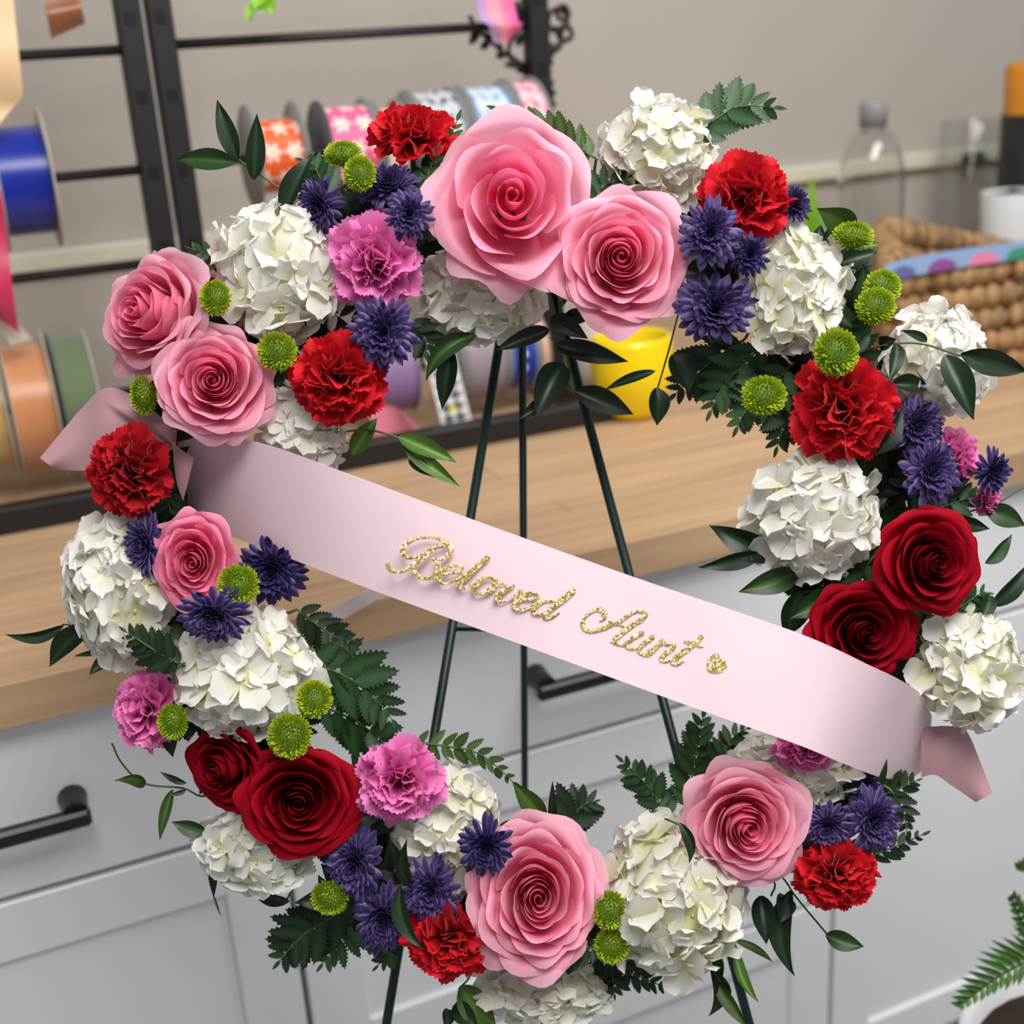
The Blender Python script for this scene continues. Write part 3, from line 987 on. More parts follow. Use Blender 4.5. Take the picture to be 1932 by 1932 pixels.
button('green button mum seen from above, highest on the wreath', 648, 293, 38, 26, .838, 0, -.5, 1)
button('green button mum below the highest one, beside the red carnation', 679, 328, 31, 34, .828, 0, 0, 2)
button('green button mum between the side-on pink rose and a white hydrangea', 407, 563, 31, 35, .822, -.2, 0, 3)
button('green button mum between the sash-end rose and the red carnation inside the ring', 523, 663, 38, 38, .826, 0, .05, 4)
button('green button mum above the left tail of the sash', 273, 746, 27, 38, .850, -.5, .1, 5)
button('green button mum under the sash beside the small deep pink rose', 450, 1103, 40, 39, .824, 0, .05, 6)
button('green button mum on its own stalk, nearest the woven basket', 1609, 446, 40, 28, .846, .05, -.45, 7)
button('upper one of a pair of green buttons in front of the basket', 1665, 541, 36, 33, .850, .1, -.2, 8)
button('lower one of a pair of green buttons in front of the basket', 1652, 578, 38, 36, .840, 0, 0, 9)
button('green button mum sitting on top of the red carnation', 1577, 665, 43, 46, .820, 0, 0, 10)
button('green button mum alone among dark fern inside the ring', 1441, 746, 43, 38, .838, -.05, 0, 11)
button('green button mum beside the sideways magenta carnation', 326, 1361, 29, 36, .834, -.1, .1, 12)
button('upper one of two green buttons next to the round white hydrangea', 593, 1319, 35, 36, .830, 0, -.15, 13)
button('green button mum touching the forward-facing dark red rose', 547, 1388, 42, 44, .824, 0, .05, 14)
button('green button mum below a white hydrangea at the lower edge', 622, 1692, 36, 34, .836, -.2, .2, 15)
button('upper one of two stacked green buttons beside the bottom pink rose', 1150, 1716, 35, 38, .832, 0, 0, 16)
button('lower one of two stacked green buttons beside the bottom pink rose', 1154, 1784, 34, 34, .834, 0, .05, 17)
button('green button mum half covered by the lower edge of the sash', 1655, 1468, 38, 36, .892, .05, .3, 18)
# ------------------------------------------------------------------ greenery
LEAFCOL = {'dark': [lin(22, 40, 24), lin(34, 58, 34)], 'mid': [lin(32, 58, 28), lin(52, 84, 40)], 'light': [lin(64, 98, 34), lin(96, 134, 58)],
           'olive': [lin(46, 72, 26), lin(66, 94, 38)], 'black': [lin(16, 30, 20), lin(24, 44, 28)]}


def leaf_mesh(bend, cols, rg, arch=0.16):
    nu, nv = 7, 13
    u = np.linspace(-1, 1, nu); v = np.linspace(0, 1, nv)
    U, V = np.meshgrid(u, v)
    w = (V + 0.015) ** 0.75 * (1.0 - V) ** 1.12
    w = w / w.max() * 0.5
    w[-1, :] = 0.004
    x = U * w + bend * 4 * V * (1 - V) * 1.0
    y = V
    z = arch * 4 * V * (1 - V) * 0.5 + 0.30 * np.abs(U) * w + 0.03 * np.sin(V * 7 + rg.random() * 6) * np.abs(U)
    a, b = cols
    k = (np.abs(U) ** 0.7)[..., None]
    c = b * (1 - k) + a * k
    c = c * (1 - 0.10 * (np.sin(U * 9) ** 2)[..., None])
    mid_ = (np.abs(U) < 0.05)[..., None]
    c = np.where(mid_, b * 1.35, c)
    return np.stack([x, y, z], -1).reshape(-1, 3), grid_faces(nu, nv), c.reshape(-1, 3)


LEAF = {}
rg = random.Random(8)
for tone, cols in LEAFCOL.items():
    for bn, bend in (('s', 0.0), ('l', -0.55), ('r', 0.55), ('S', 0.08)):
        v, f, c = leaf_mesh(bend, cols, rg)
        LEAF[(tone, bn)] = mesh('leaf', v, f, M_LEAF, c)


def leaf_matrix(A, B, wid, roll=0.0, pitch=0.0):
    y = B - A
    L = np.linalg.norm(y)
    y = y / L
    n = unit(-FW - y * np.dot(-FW, y))
    x = np.cross(y, n)
    x, n = math.cos(roll) * x + math.sin(roll) * n, -math.sin(roll) * x + math.cos(roll) * n
    M = Matrix.Identity(4)
    zz = min(L, wid * 2.2)
    for r in range(3):
        M[r][0], M[r][1], M[r][2], M[r][3] = x[r] * wid, y[r] * L, n[r] * zz, A[r]
    return M


def sprig(label, d, stem, leaves, group='ruscus sprigs', name='ruscus_sprig', dd=0.0):
    "stem: pixel points; leaves: (base, tip, width px, tone, bend, dtip)"
    p0 = at(stem[0][0], stem[0][1], d + 0.02)
    t = thing(name, label, 'leaf sprig', p0, group)
    k = np.argmin(np.linalg.norm(RING - p0, axis=1))
    P = [RING[k]] if np.linalg.norm(RING[k] - p0) < 0.09 else []
    P += [at(x, y, d + (0.02 if i == 0 else 0.004)) for i, (x, y) in enumerate(stem)]
    m = MB().tube(smooth_poly(P, 5) if len(P) > 2 else P, 0.0007, 6)
    m.build('stem', M_STEM, t)
    for (bx, by, tx, ty, w, tone, bn) in leaves:
        A, B = at(bx, by, d), at(tx, ty, d - 0.004 + rnd.uniform(-.012, .012))
        obj('leaf', LEAF[(tone, bn)], t, leaf_matrix(A, B, w * d / FPX * 1.08, rnd.uniform(-.35, .35)))
    return t


sprig('three-leaf ruscus sprig standing clear of the wreath against the black rack', .85, [(575, 385), (520, 350), (448, 300), (482, 330)],
      [(448, 302, 410, 188, 34, 'dark', 's'), (478, 338, 484, 214, 34, 'dark', 's'), (446, 306, 334, 300, 38, 'mid', 's')])
sprig('single dark ruscus leaf rising beside the sideways purple chrysanthemum', .848, [(570, 430), (535, 398)], [(532, 405, 592, 286, 40, 'dark', 'S')])
sprig('ruscus sprig with a long slim leaf reaching out over the worktop at the wreath edge', .868, [(225, 1210), (180, 1185), (118, 1178)],
      [(120, 1180, 8, 1196, 22, 'dark', 'l'), (172, 1180, 92, 1258, 42, 'dark', 'S'), (160, 1195, 215, 1185, 24, 'mid', 's'), (205, 1238, 168, 1274, 22, 'mid', 's'), (198, 1228, 138, 1238, 10, 'dark', 's')])
sprig('ruscus sprig with small curled leaves in front of the white drawer', .868, [(395, 1500), (345, 1487), (272, 1478), (230, 1440), (211, 1402)],
      [(274, 1480, 216, 1472, 24, 'olive', 'r'), (326, 1490, 302, 1586, 20, 'olive', 'S'), (352, 1477, 302, 1455, 14, 'dark', 's'), (350, 1490, 320, 1500, 10, 'mid', 's')])
sprig('single ruscus leaf lying beside the low white hydrangea on the drawer side', .868, [(400, 1570), (388, 1567)], [(388, 1568, 324, 1550, 30, 'mid', 's')])
sprig('narrow dark leaf hanging from the low white hydrangea', .870, [(440, 1620), (412, 1610)], [(410, 1610, 404, 1695, 20, 'black', 's'), (404, 1690, 418, 1730, 5, 'dark', 's')])
sprig('dark leaf under the low white hydrangea', .870, [(545, 1690), (540, 1700)], [(545, 1702, 464, 1674, 26, 'dark', 'S')])
sprig('dark ruscus leaves crossing the easel legs below the hanging hydrangea', .885, [(1060, 560), (1050, 620), (1040, 640)],
      [(1035, 622, 932, 662, 30, 'black', 's'), (1048, 650, 1186, 682, 38, 'black', 'S'), (1040, 600, 1110, 640, 34, 'black', 's'), (1060, 610, 1130, 590, 30, 'black', 's')])
sprig('dark ruscus leaves lower on the easel leg, pointing down', .888, [(1066, 650), (1078, 720), (1085, 745)],
      [(1062, 686, 1010, 790, 54, 'black', 'S'), (1040, 755, 978, 792, 26, 'black', 's'), (1085, 738, 1195, 782, 44, 'black', 's')])
sprig('pair of leaves hanging in front of the gingham ribbon', .872, [(860, 600), (850, 650)],
      [(896, 632, 803, 720, 36, 'mid', 'r'), (852, 660, 834, 772, 36, 'black', 's')])
sprig('bright green leaf beside the hydrangea above the sash', .872, [(650, 830), (665, 850)], [(664, 858, 712, 788, 34, 'light', 's')])
sprig('bright green leaf cluster floating clear just above the sash', .862, [(640, 815), (700, 812), (758, 830), (785, 860)],
      [(752, 824, 862, 872, 34, 'light', 's'), (762, 838, 868, 918, 30, 'light', 'S'), (772, 868, 820, 902, 24, 'dark', 's')])
sprig('leaves trailing in front of the yellow pot', .87, [(1290, 560), (1262, 660), (1240, 735)],
      [(1238, 732, 1239, 803, 40, 'black', 's'), (1236, 700, 1138, 737, 18, 'dark', 'S'), (1270, 668, 1300, 740, 54, 'black', 's')])
sprig('ruscus sprig with two broad leaves over the hydrangea beside the basket', .842, [(1640, 660), (1692, 648), (1745, 650), (1812, 672)],
      [(1812, 668, 1936, 700, 46, 'dark', 's'), (1784, 670, 1838, 792, 50, 'dark', 'S'), (1748, 644, 1698, 624, 18, 'dark', 's'), (1692, 650, 1676, 722, 28, 'dark', 's')])
sprig('dark leaf between the top carnation button and the hydrangea beside the basket', .856, [(1640, 700), (1680, 724)], [(1682, 726, 1756, 733, 34, 'black', 's'), (1660, 652, 1692, 640, 26, 'black', 's')])
sprig('dark leaf between the carnation and the purple chrysanthemums', .840, [(1650, 860), (1655, 855)], [(1656, 856, 1703, 768, 30, 'black', 'S')])
sprig('ruscus sprig with broad leaves reaching inside the ring over the cabinet', .862, [(1580, 1110), (1520, 1085), (1470, 1052), (1440, 1040)],
      [(1468, 1052, 1338, 992, 52, 'dark', 'S'), (1432, 1044, 1316, 1070, 32, 'dark', 's'), (1502, 1082, 1392, 1117, 44, 'mid', 's')])
sprig('dark leaves above the sash beside the half-hidden red rose', .866, [(1590, 1120), (1540, 1115), (1505, 1120)],
      [(1506, 1112, 1478, 1200, 54, 'dark', 's'), (1568, 1118, 1488, 1168, 44, 'mid', 's')])
sprig('ruscus sprig beside the forward dark red rose on the cabinet side', .876, [(1760, 990), (1830, 965), (1880, 950), (1936, 915)],
      [(1860, 958, 1934, 992, 40, 'mid', 's'), (1812, 985, 1868, 998, 26, 'dark', 's'), (1858, 1062, 1908, 1008, 28, 'mid', 's')])
sprig('slim leaves below the forward dark red rose at the frame edge', .872, [(1800, 1130), (1860, 1140)],
      [(1872, 1144, 1942, 1062, 32, 'dark', 'S'), (1868, 1124, 1844, 1182, 28, 'dark', 's')])
sprig('broad olive leaf behind the green button that stands near the basket', .858, [(1560, 470), (1548, 440)], [(1552, 455, 1590, 395, 10, 'dark', 's'), (1605, 440, 1540, 392, 52, 'olive', 'S'), (1612, 470, 1660, 462, 18, 'light', 's')])
sprig('dark leaves hanging below the lowest pink rose at the sash side', .868, [(1460, 1660), (1455, 1690)],
      [(1436, 1690, 1446, 1782, 40, 'black', 's'), (1478, 1688, 1472, 1742, 40, 'black', 's')])
sprig('long curved leaf hanging below the red carnation at the sash tail', .866, [(1480, 1660), (1500, 1690), (1560, 1762)],
      [(1492, 1680, 1500, 1842, 40, 'dark', 'r'), (1558, 1764, 1630, 1786, 34, 'mid', 'S')])
sprig('slender bright leaves hanging over the easel foot', .876, [(1370, 1720), (1382, 1770), (1390, 1790)],
      [(1384, 1772, 1458, 1816, 15, 'light', 'l'), (1388, 1790, 1432, 1892, 22, 'light', 'r')])
sprig('leaf cluster hanging at the lowest edge below the large creamy hydrangea', .874, [(1330, 1760), (1350, 1820), (1352, 1850)],
      [(1342, 1826, 1336, 1918, 32, 'dark', 'l'), (1352, 1850, 1412, 1940, 26, 'olive', 's'), (1345, 1790, 1362, 1846, 22, 'dark', 's'), (1335, 1782, 1375, 1806, 20, 'dark', 's')])
sprig('large olive leaf hanging at the bottom edge under the lowest red carnation', .872, [(890, 1830), (870, 1862)],
      [(868, 1860, 936, 1936, 54, 'light', 'S'), (858, 1895, 905, 1942, 36, 'dark', 's'), (846, 1905, 838, 1945, 24, 'dark', 's')])
sprig('olive leaf rising in front of the easel above the bottom pink rose', .862, [(1030, 1580), (1025, 1545)], [(1026, 1545, 966, 1474, 38, 'olive', 's'), (940, 1575, 988, 1545, 26, 'olive', 's'), (1038, 1560, 1042, 1472, 16, 'black', 's')])
sprig('curved leaf over the large creamy hydrangea', .822, [(1255, 1545), (1280, 1555)], [(1282, 1552, 1300, 1630, 20, 'dark', 'l')])
sprig('curved dark leaf over the creamy hydrangea near the bottom', .822, [(785, 1660), (772, 1655)], [(775, 1668, 768, 1582, 26, 'black', 'l'), (745, 1640, 735, 1580, 34, 'black', 's')])
sprig('long curved dark leaf over the lowest red carnation', .818, [(752, 1680), (755, 1670)], [(756, 1672, 802, 1792, 30, 'dark', 'r')])
sprig('dark leaf between the two low purple chrysanthemums', .862, [(700, 1650), (690, 1660)], [(640, 1720, 600, 1650, 30, 'black', 's')])
sprig('dark leaf beside the sideways chrysanthemum and upper hydrangea', .856, [(660, 400), (650, 395)], [(660, 410, 640, 360, 50, 'black', 's'), (690, 420, 700, 370, 36, 'black', 's')])


# fern leaflets
def leaflet_mesh(rg, cols, teeth=8, w0=0.19):
    v = np.linspace(0, 1, 2 * teeth + 2)
    pts, col = [], []
    a, b = cols
    for k, t in enumerate(v):
        w = w0 * ((t + 0.03) ** 0.5) * ((1.0 - t) ** 0.85) * 2.3
        saw = 1.0 if k % 2 else 0.66
        dy = 0.035 if k % 2 else -0.01
        if k == len(v) - 1: w = 0.002
        for s in (-1, -0.5, 0, 0.5, 1):
            ww = w * (saw if abs(s) > 0.8 else 0.8)
            pts.append((s * ww, t + (dy if abs(s) > 0.8 else 0) + 0.05 * abs(s) * 1.2, 0.22 * abs(s) * w - 0.10 * t * t + 0.012 * math.sin(k * PI) ))
            col.append(b * 1.25 if s == 0 else (b if abs(s) < .8 else a))
    return pts, grid_faces(5, len(v)), np.array(col)


FERNCOL = {'dark': [lin(32, 56, 34), lin(48, 80, 46)], 'mid': [lin(36, 64, 34), lin(54, 88, 48)], 'olive': [lin(46, 70, 28), lin(66, 92, 38)], 'black': [lin(22, 38, 24), lin(34, 56, 34)]}
LFT = {}
rg = random.Random(18)
for tone, cols in FERNCOL.items():
    LFT[tone] = []
    for k in range(3):
        v, f, c = leaflet_mesh(rg, cols, (7, 8, 9)[k], (0.24, 0.27, 0.30)[k])
        LFT[tone].append((v, f, c, mesh('leaflet', v, f, M_FERN, c)))


def frond(label, pts, hw, d, tone='dark', n=8, group='leatherleaf fern fronds', joined=False, dtip=0.0, ang=52, parent_d=0.0):
    "pts: pixel points of the midrib from base to tip; hw: longest leaflet in px"
    P = smooth_poly([np.array(p, float) for p in pts], 8)
    L = np.concatenate([[0], np.cumsum(np.linalg.norm(np.diff(P, axis=0), axis=1))]); L /= L[-1]
    pix = lambda s: np.array([np.interp(s, L, P[:, 0]), np.interp(s, L, P[:, 1])])
    dep = lambda s: d + dtip * s + 0.006 * math.sin(s * 3)
    p0 = at(*pix(0), d)
    t = thing('fern_frond', label, 'fern frond', p0, group)
    k = np.argmin(np.linalg.norm(RING - p0, axis=1))
    R3 = [at(*pix(s), dep(s)) for s in np.linspace(0, 1, 10)]
    if np.linalg.norm(RING[k] - p0) < 0.12: R3 = [RING[k]] + R3
    MB().tube(R3, np.linspace(0.0011, 0.0003, len(R3)), 5).build('midrib', M_STEM, t)
    mj = MB()
    for i in range(n):
        s = 0.06 + 0.86 * i / n
        q = pix(s); tg = pix(min(1, s + 0.02)) - pix(max(0, s - 0.02)); tg /= np.linalg.norm(tg) + 1e-9
        ll = hw * (0.72 + 0.9 * s if s < 0.3 else 1.0 * (1 - 0.86 * ((s - 0.3) / 0.7) ** 1.25))
        for sd in (-1, 1):
            a = math.radians(ang + rnd.uniform(-7, 7) - 14 * s) * sd
            dr = np.array([tg[0] * math.cos(a) - tg[1] * math.sin(a), tg[0] * math.sin(a) + tg[1] * math.cos(a)])
            l = ll * rnd.uniform(0.88, 1.08)
            A = at(*q, dep(s)); B = at(*(q + dr * l), dep(s) + rnd.uniform(-.006, .010))
            M = leaf_matrix(A, B, np.linalg.norm(B - A) * 1.0, rnd.uniform(-.3, .3))
            for r in range(3): M[r][2] *= 0.45
            v, f, c, me = LFT[tone][rnd.randrange(3)]
            if joined:
                mj.add((np.c_[np.array(v), np.ones(len(v))] @ np.array(M).T)[:, :3], f, c)
            else:
                obj('leaflet', me, t, M)
    s = 0.90
    A, B = at(*pix(s), dep(s)), at(*(pix(1.0) + (pix(1.0) - pix(.95)) * 0.6), dep(1))
    M = leaf_matrix(A, B, np.linalg.norm(B - A) * 0.9)
    v, f, c, me = LFT[tone][0]
    if joined:
        mj.add((np.c_[np.array(v), np.ones(len(v))] @ np.array(M).T)[:, :3], f, c)
        o = mj.build('leaflets', M_FERN, t, Matrix.Identity(4), col=True)
        o['kind'] = 'stuff'
    else:
        obj('leaflet', me, t, M)
    return t


frond('fern frond standing clear beside the highest hydrangea, against the pale wall', [(1308, 262), (1350, 225), (1400, 200), (1478, 205)], 74, .862, 'dark', 7)
frond('olive fern frond reaching over the top of the largest pink rose', [(1125, 300), (1060, 262), (1000, 235), (925, 202)], 56, .862, 'olive', 10)
frond('dark fern frond between the highest red carnation and the largest pink rose', [(820, 380), (835, 320), (850, 262), (868, 212)], 46, .858, 'dark', 8)
frond('fern frond standing between chrysanthemums beside the largest pink rose', [(795, 400), (808, 330), (830, 268)], 42, .838, 'dark', 7)
frond('dark fern frond spreading into the ring beside the round white hydrangea', [(575, 1255), (640, 1270), (705, 1315), (752, 1375)], 92, .872, 'dark', 7)
frond('second dark fern frond beside the green buttons, above the magenta carnation', [(600, 1330), (650, 1350), (700, 1380), (745, 1420)], 84, .880, 'dark', 6)
frond('thin fern frond arching over the creamy hydrangea near the bottom', [(775, 1400), (840, 1408), (910, 1425), (985, 1492)], 42, .866, 'olive', 9)
frond('fern frond hanging at the lower edge below the green button', [(650, 1720), (600, 1745), (560, 1775), (518, 1825)], 82, .874, 'black', 8)
frond('fern frond pointing straight down beside the low purple chrysanthemums', [(660, 1690), (655, 1735), (640, 1775), (600, 1830)], 66, .880, 'dark', 7)
frond('small fern frond below the low purple chrysanthemums', [(690, 1740), (715, 1770), (740, 1790), (705, 1830)], 50, .876, 'dark', 6)
frond('tall fern frond rising under the sash inside the ring', [(1295, 1530), (1305, 1470), (1315, 1410), (1330, 1335)], 66, .876, 'dark', 9)
frond('fern frond leaning into the ring beside the large creamy hydrangea', [(1262, 1545), (1235, 1500), (1205, 1465), (1165, 1428)], 52, .872, 'dark', 8)
frond('fern frond under the sash beside the hydrangea with a magenta carnation', [(1350, 1480), (1365, 1430), (1385, 1390), (1420, 1370)], 50, .882, 'dark', 8)
frond('dark fern frond hanging inside the ring over the yellow pot', [(1405, 640), (1360, 670), (1310, 710), (1262, 755)], 74, .880, 'black', 8)
frond('dark fern frond below the large forward purple chrysanthemum', [(1440, 650), (1400, 690), (1360, 735), (1335, 790)], 70, .874, 'dark', 8)
frond('dark fern frond around the lone green button inside the ring', [(1490, 690), (1455, 730), (1410, 770), (1385, 820)], 72, .870, 'dark', 8)
frond('dark fern frond hanging between carnation and white hydrangea inside the ring', [(1510, 700), (1495, 760), (1475, 815), (1462, 858)], 70, .876, 'black', 8)
frond('small dark fern frond over the outer white hydrangea', [(345, 1255), (305, 1235), (265, 1210), (228, 1185)], 54, .824, 'black', 7)
frond('dark fern leaflets beside the sash and the round white hydrangea', [(560, 1150), (600, 1180), (640, 1205), (675, 1210)], 56, .872, 'black', 6)
frond('small fern frond pointing out beside the red carnation at the sash tail', [(1625, 1625), (1670, 1605), (1710, 1588), (1752, 1570)], 36, .866, 'black', 7)
frond('dark fern frond at the sash tail beside purple chrysanthemums', [(1650, 1500), (1685, 1495), (1715, 1478), (1738, 1470)], 48, .872, 'black', 5)
frond('dark fern frond pointing down beside the purple chrysanthemum at the sash tail', [(1680, 1490), (1698, 1520), (1708, 1548), (1712, 1575)], 40, .872, 'black', 5)
frond('dark fern frond under the lower green button at the bottom', [(1120, 1790), (1140, 1815), (1155, 1840), (1160, 1885)], 56, .872, 'black', 6)
frond('dark fern frond at the bottom reaching below the large creamy hydrangea', [(1150, 1800), (1190, 1835), (1225, 1850), (1268, 1870)], 44, .874, 'black', 7)
frond('dark fern frond beside the lower edge of the bottom pink rose', [(1130, 1780), (1100, 1795), (1070, 1810), (1035, 1835)], 44, .834, 'black', 6)
frond('dark fern frond rising above the bottom pink rose', [(1070, 1575), (1080, 1545), (1100, 1520), (1130, 1510)], 66, .874, 'black', 6)
frond('dark fern frond between magenta carnation and forward dark red rose', [(1720, 990), (1760, 965), (1810, 945), (1860, 930)], 60, .868, 'dark', 7)
frond('dark fern frond above the half-hidden red rose', [(1600, 1140), (1560, 1110), (1520, 1100), (1470, 1105)], 60, .880, 'black', 7)
frond('fern frond beside the forward dark red rose, over the creamy hydrangea', [(1780, 1165), (1820, 1140), (1850, 1120), (1872, 1120)], 46, .858, 'dark', 6)
frond('dark fern frond above the half-hidden red rose and its neighbour', [(1640, 1060), (1620, 1100), (1600, 1130), (1580, 1150)], 56, .862, 'dark', 6)
frond('fern frond behind the green buttons near the basket', [(1610, 680), (1605, 600), (1610, 530), (1640, 450)], 66, .882, 'dark', 9)
frond('dark fern frond at the upper edge beside the large hydrangea and rack', [(420, 505), (400, 485), (375, 475), (350, 465)], 34, .872, 'mid', 5)
frond('dark fern frond below the hanging hydrangea beside a purple chrysanthemum', [(770, 610), (790, 625), (805, 650), (795, 680)], 52, .868, 'black', 6)
frond('dark fern frond between the red carnation and the outer hydrangea', [(330, 900), (325, 930), (320, 960), (345, 985)], 48, .872, 'black', 6)
frond('dark fern frond behind the upper green buttons', [(640, 400), (610, 350), (590, 310), (560, 300)], 52, .872, 'dark', 7)
frond('dark fern frond between the two top pink roses and the hydrangea', [(1110, 400), (1140, 350), (1170, 340), (1195, 330)], 50, .856, 'dark', 6)

# greenery filling in behind each flower
def short(pre, label):
    lim = 16 - len(pre.split())
    w = label.split()
    if len(w) > lim and ',' in label: w = label.split(',')[0].split()
    w = w[:lim]
    while w[-1] in ('the', 'a', 'an', 'of', 'to', 'in', 'at', 'by', 'on', 'and', 'that', 'its', 'under', 'above', 'below', 'beside', 'between', 'behind', 'half', 'red', 'pink', 'white', 'large', 'upper', 'dark', 'round', 'bottom', 'with'): w.pop()
    return pre + ' ' + ' '.join(w).rstrip(',')


seen_ = set()
for i, (fx, fy, frad, flab) in enumerate(list(FLOWERS)):
    k = np.argmin(np.linalg.norm(rp_ - np.array([fx, fy]), axis=1))
    c0 = np.array([fx, fy]) * .45 + rp_[k] * .55
    ro = c0 - np.array([960., 1060.]); ro /= np.linalg.norm(ro)
    base_a = math.atan2(ro[1], ro[0])
    a = base_a + (PI if i % 2 else 0) + rnd.uniform(-1.0, 1.0)
    dr = np.array([math.cos(a), math.sin(a)])
    b = c0 - dr * 45 + nrng.normal(0, 12, 2)
    Lq = rnd.uniform(105, 140)
    sd = np.array([-dr[1], dr[0]]) * rnd.uniform(-22, 22)
    l1 = short('dark fern frond tucked behind the', flab)
    l2 = short('short dark ruscus sprig behind the', flab)
    assert l1 not in seen_, l1
    seen_.add(l1)
    frond(l1, [b, b + dr * Lq * .5 + sd, b + dr * Lq], rnd.uniform(50, 68), rnd.uniform(.884, .895), rnd.choice(('black', 'dark', 'black')), 7,
          'fern fronds tucked behind the flowers', True, rnd.uniform(-.006, .01))
    a += PI * .5 * rnd.choice((-1, 1)) + rnd.uniform(-.5, .5)
    dr = np.array([math.cos(a), math.sin(a)]); nn_ = np.array([-dr[1], dr[0]])
    c0 = c0 + nrng.normal(0, 14, 2)
    tone = rnd.choice(('black', 'dark', 'black', 'dark', 'mid'))
    sprig(l2, rnd.uniform(.876, .888), [c0, c0 + dr * 30],
          [(*(c0 + dr * 22), *(c0 + dr * 108), 42, tone, 'S'), (*c0, *(c0 + dr * 48 + nn_ * 66), 38, tone, 's'), (*(c0 - dr * 15), *(c0 + dr * 20 - nn_ * 78), 38, tone, 's')], 'ruscus sprigs tucked behind the flowers')
# ------------------------------------------------------------------ the sash with its lettering
sash = thing('satin_ribbon', 'wide pale pink satin sash across the wreath lettered Beloved Aunt in gold glitter', 'sash', at(1000, 1150, .81))


def strip(edgeA, edgeB, depA, depB, nu, nv, bow=0.0, ns=8):
    A, B = smooth_poly(edgeA, ns), smooth_poly(edgeB, ns)
    dA = smooth_poly([(q, 0) for q in depA], ns)[:, 0]
    dB = smooth_poly([(q, 0) for q in depB], ns)[:, 0]
    n = len(A)
    v = []
    for j in range(nv):
        t = j / (nv - 1)
        for i in range(n):
            px, py = A[i] * (1 - t) + B[i] * t
            d = dA[i] * (1 - t) + dB[i] * t - bow * math.sin(PI * t)
            v.append(at(px, py, d))
    return v, (n, nv)


SU = [(322, 838), (345, 832), (400, 822), (500, 838), (655, 893), (900, 983), (1200, 1090), (1500, 1192), (1640, 1255), (1700, 1284), (1737, 1310), (1757, 1350)]
SL = [(330, 862), (342, 935), (378, 987), (500, 1035), (700, 1112), (1000, 1222), (1300, 1332), (1500, 1403), (1590, 1440), (1662, 1466), (1716, 1469), (1752, 1440)]
SDU = [.902, .890, .868, .838, .816, .808, .806, .806, .812, .826, .850, .895]
SDL = [.915, .918, .910, .862, .824, .808, .806, .808, .832, .872, .905, .925]
v, f = strip(SU, SL, SDU, SDL, 0, 13)
sheet('band', v, *f, 0.0003, M_SASH, None, sash)
v, f = strip([(1738, 1372), (1790, 1370), (1822, 1378), (1850, 1440), (1872, 1497)], [(1738, 1466), (1765, 1462), (1792, 1480), (1818, 1497), (1841, 1513)], [.886, .880, .884, .890, .892], [.886, .882, .886, .890, .892], 0, 7, 0.004)
sheet('tail', v, *f, 0.0003, M_SASH_SHADE, None, sash)
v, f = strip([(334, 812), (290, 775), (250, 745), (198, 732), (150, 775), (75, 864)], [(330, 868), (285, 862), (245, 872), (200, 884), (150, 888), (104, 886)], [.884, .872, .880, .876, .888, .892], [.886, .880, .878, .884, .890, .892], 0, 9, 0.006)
sheet('tail', v, *f, 0.0003, M_SASH_SHADE, None, sash)
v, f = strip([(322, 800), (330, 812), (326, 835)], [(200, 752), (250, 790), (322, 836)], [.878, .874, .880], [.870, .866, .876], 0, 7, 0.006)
sheet('knot_fold', v, *f, 0.0003, M_SASH_SHADE, None, sash)
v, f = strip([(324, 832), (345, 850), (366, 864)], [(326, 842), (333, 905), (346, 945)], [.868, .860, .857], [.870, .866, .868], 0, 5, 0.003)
sheet('knot_fold', v, *f, 0.0003, M_SASH_SHADE, None, sash)

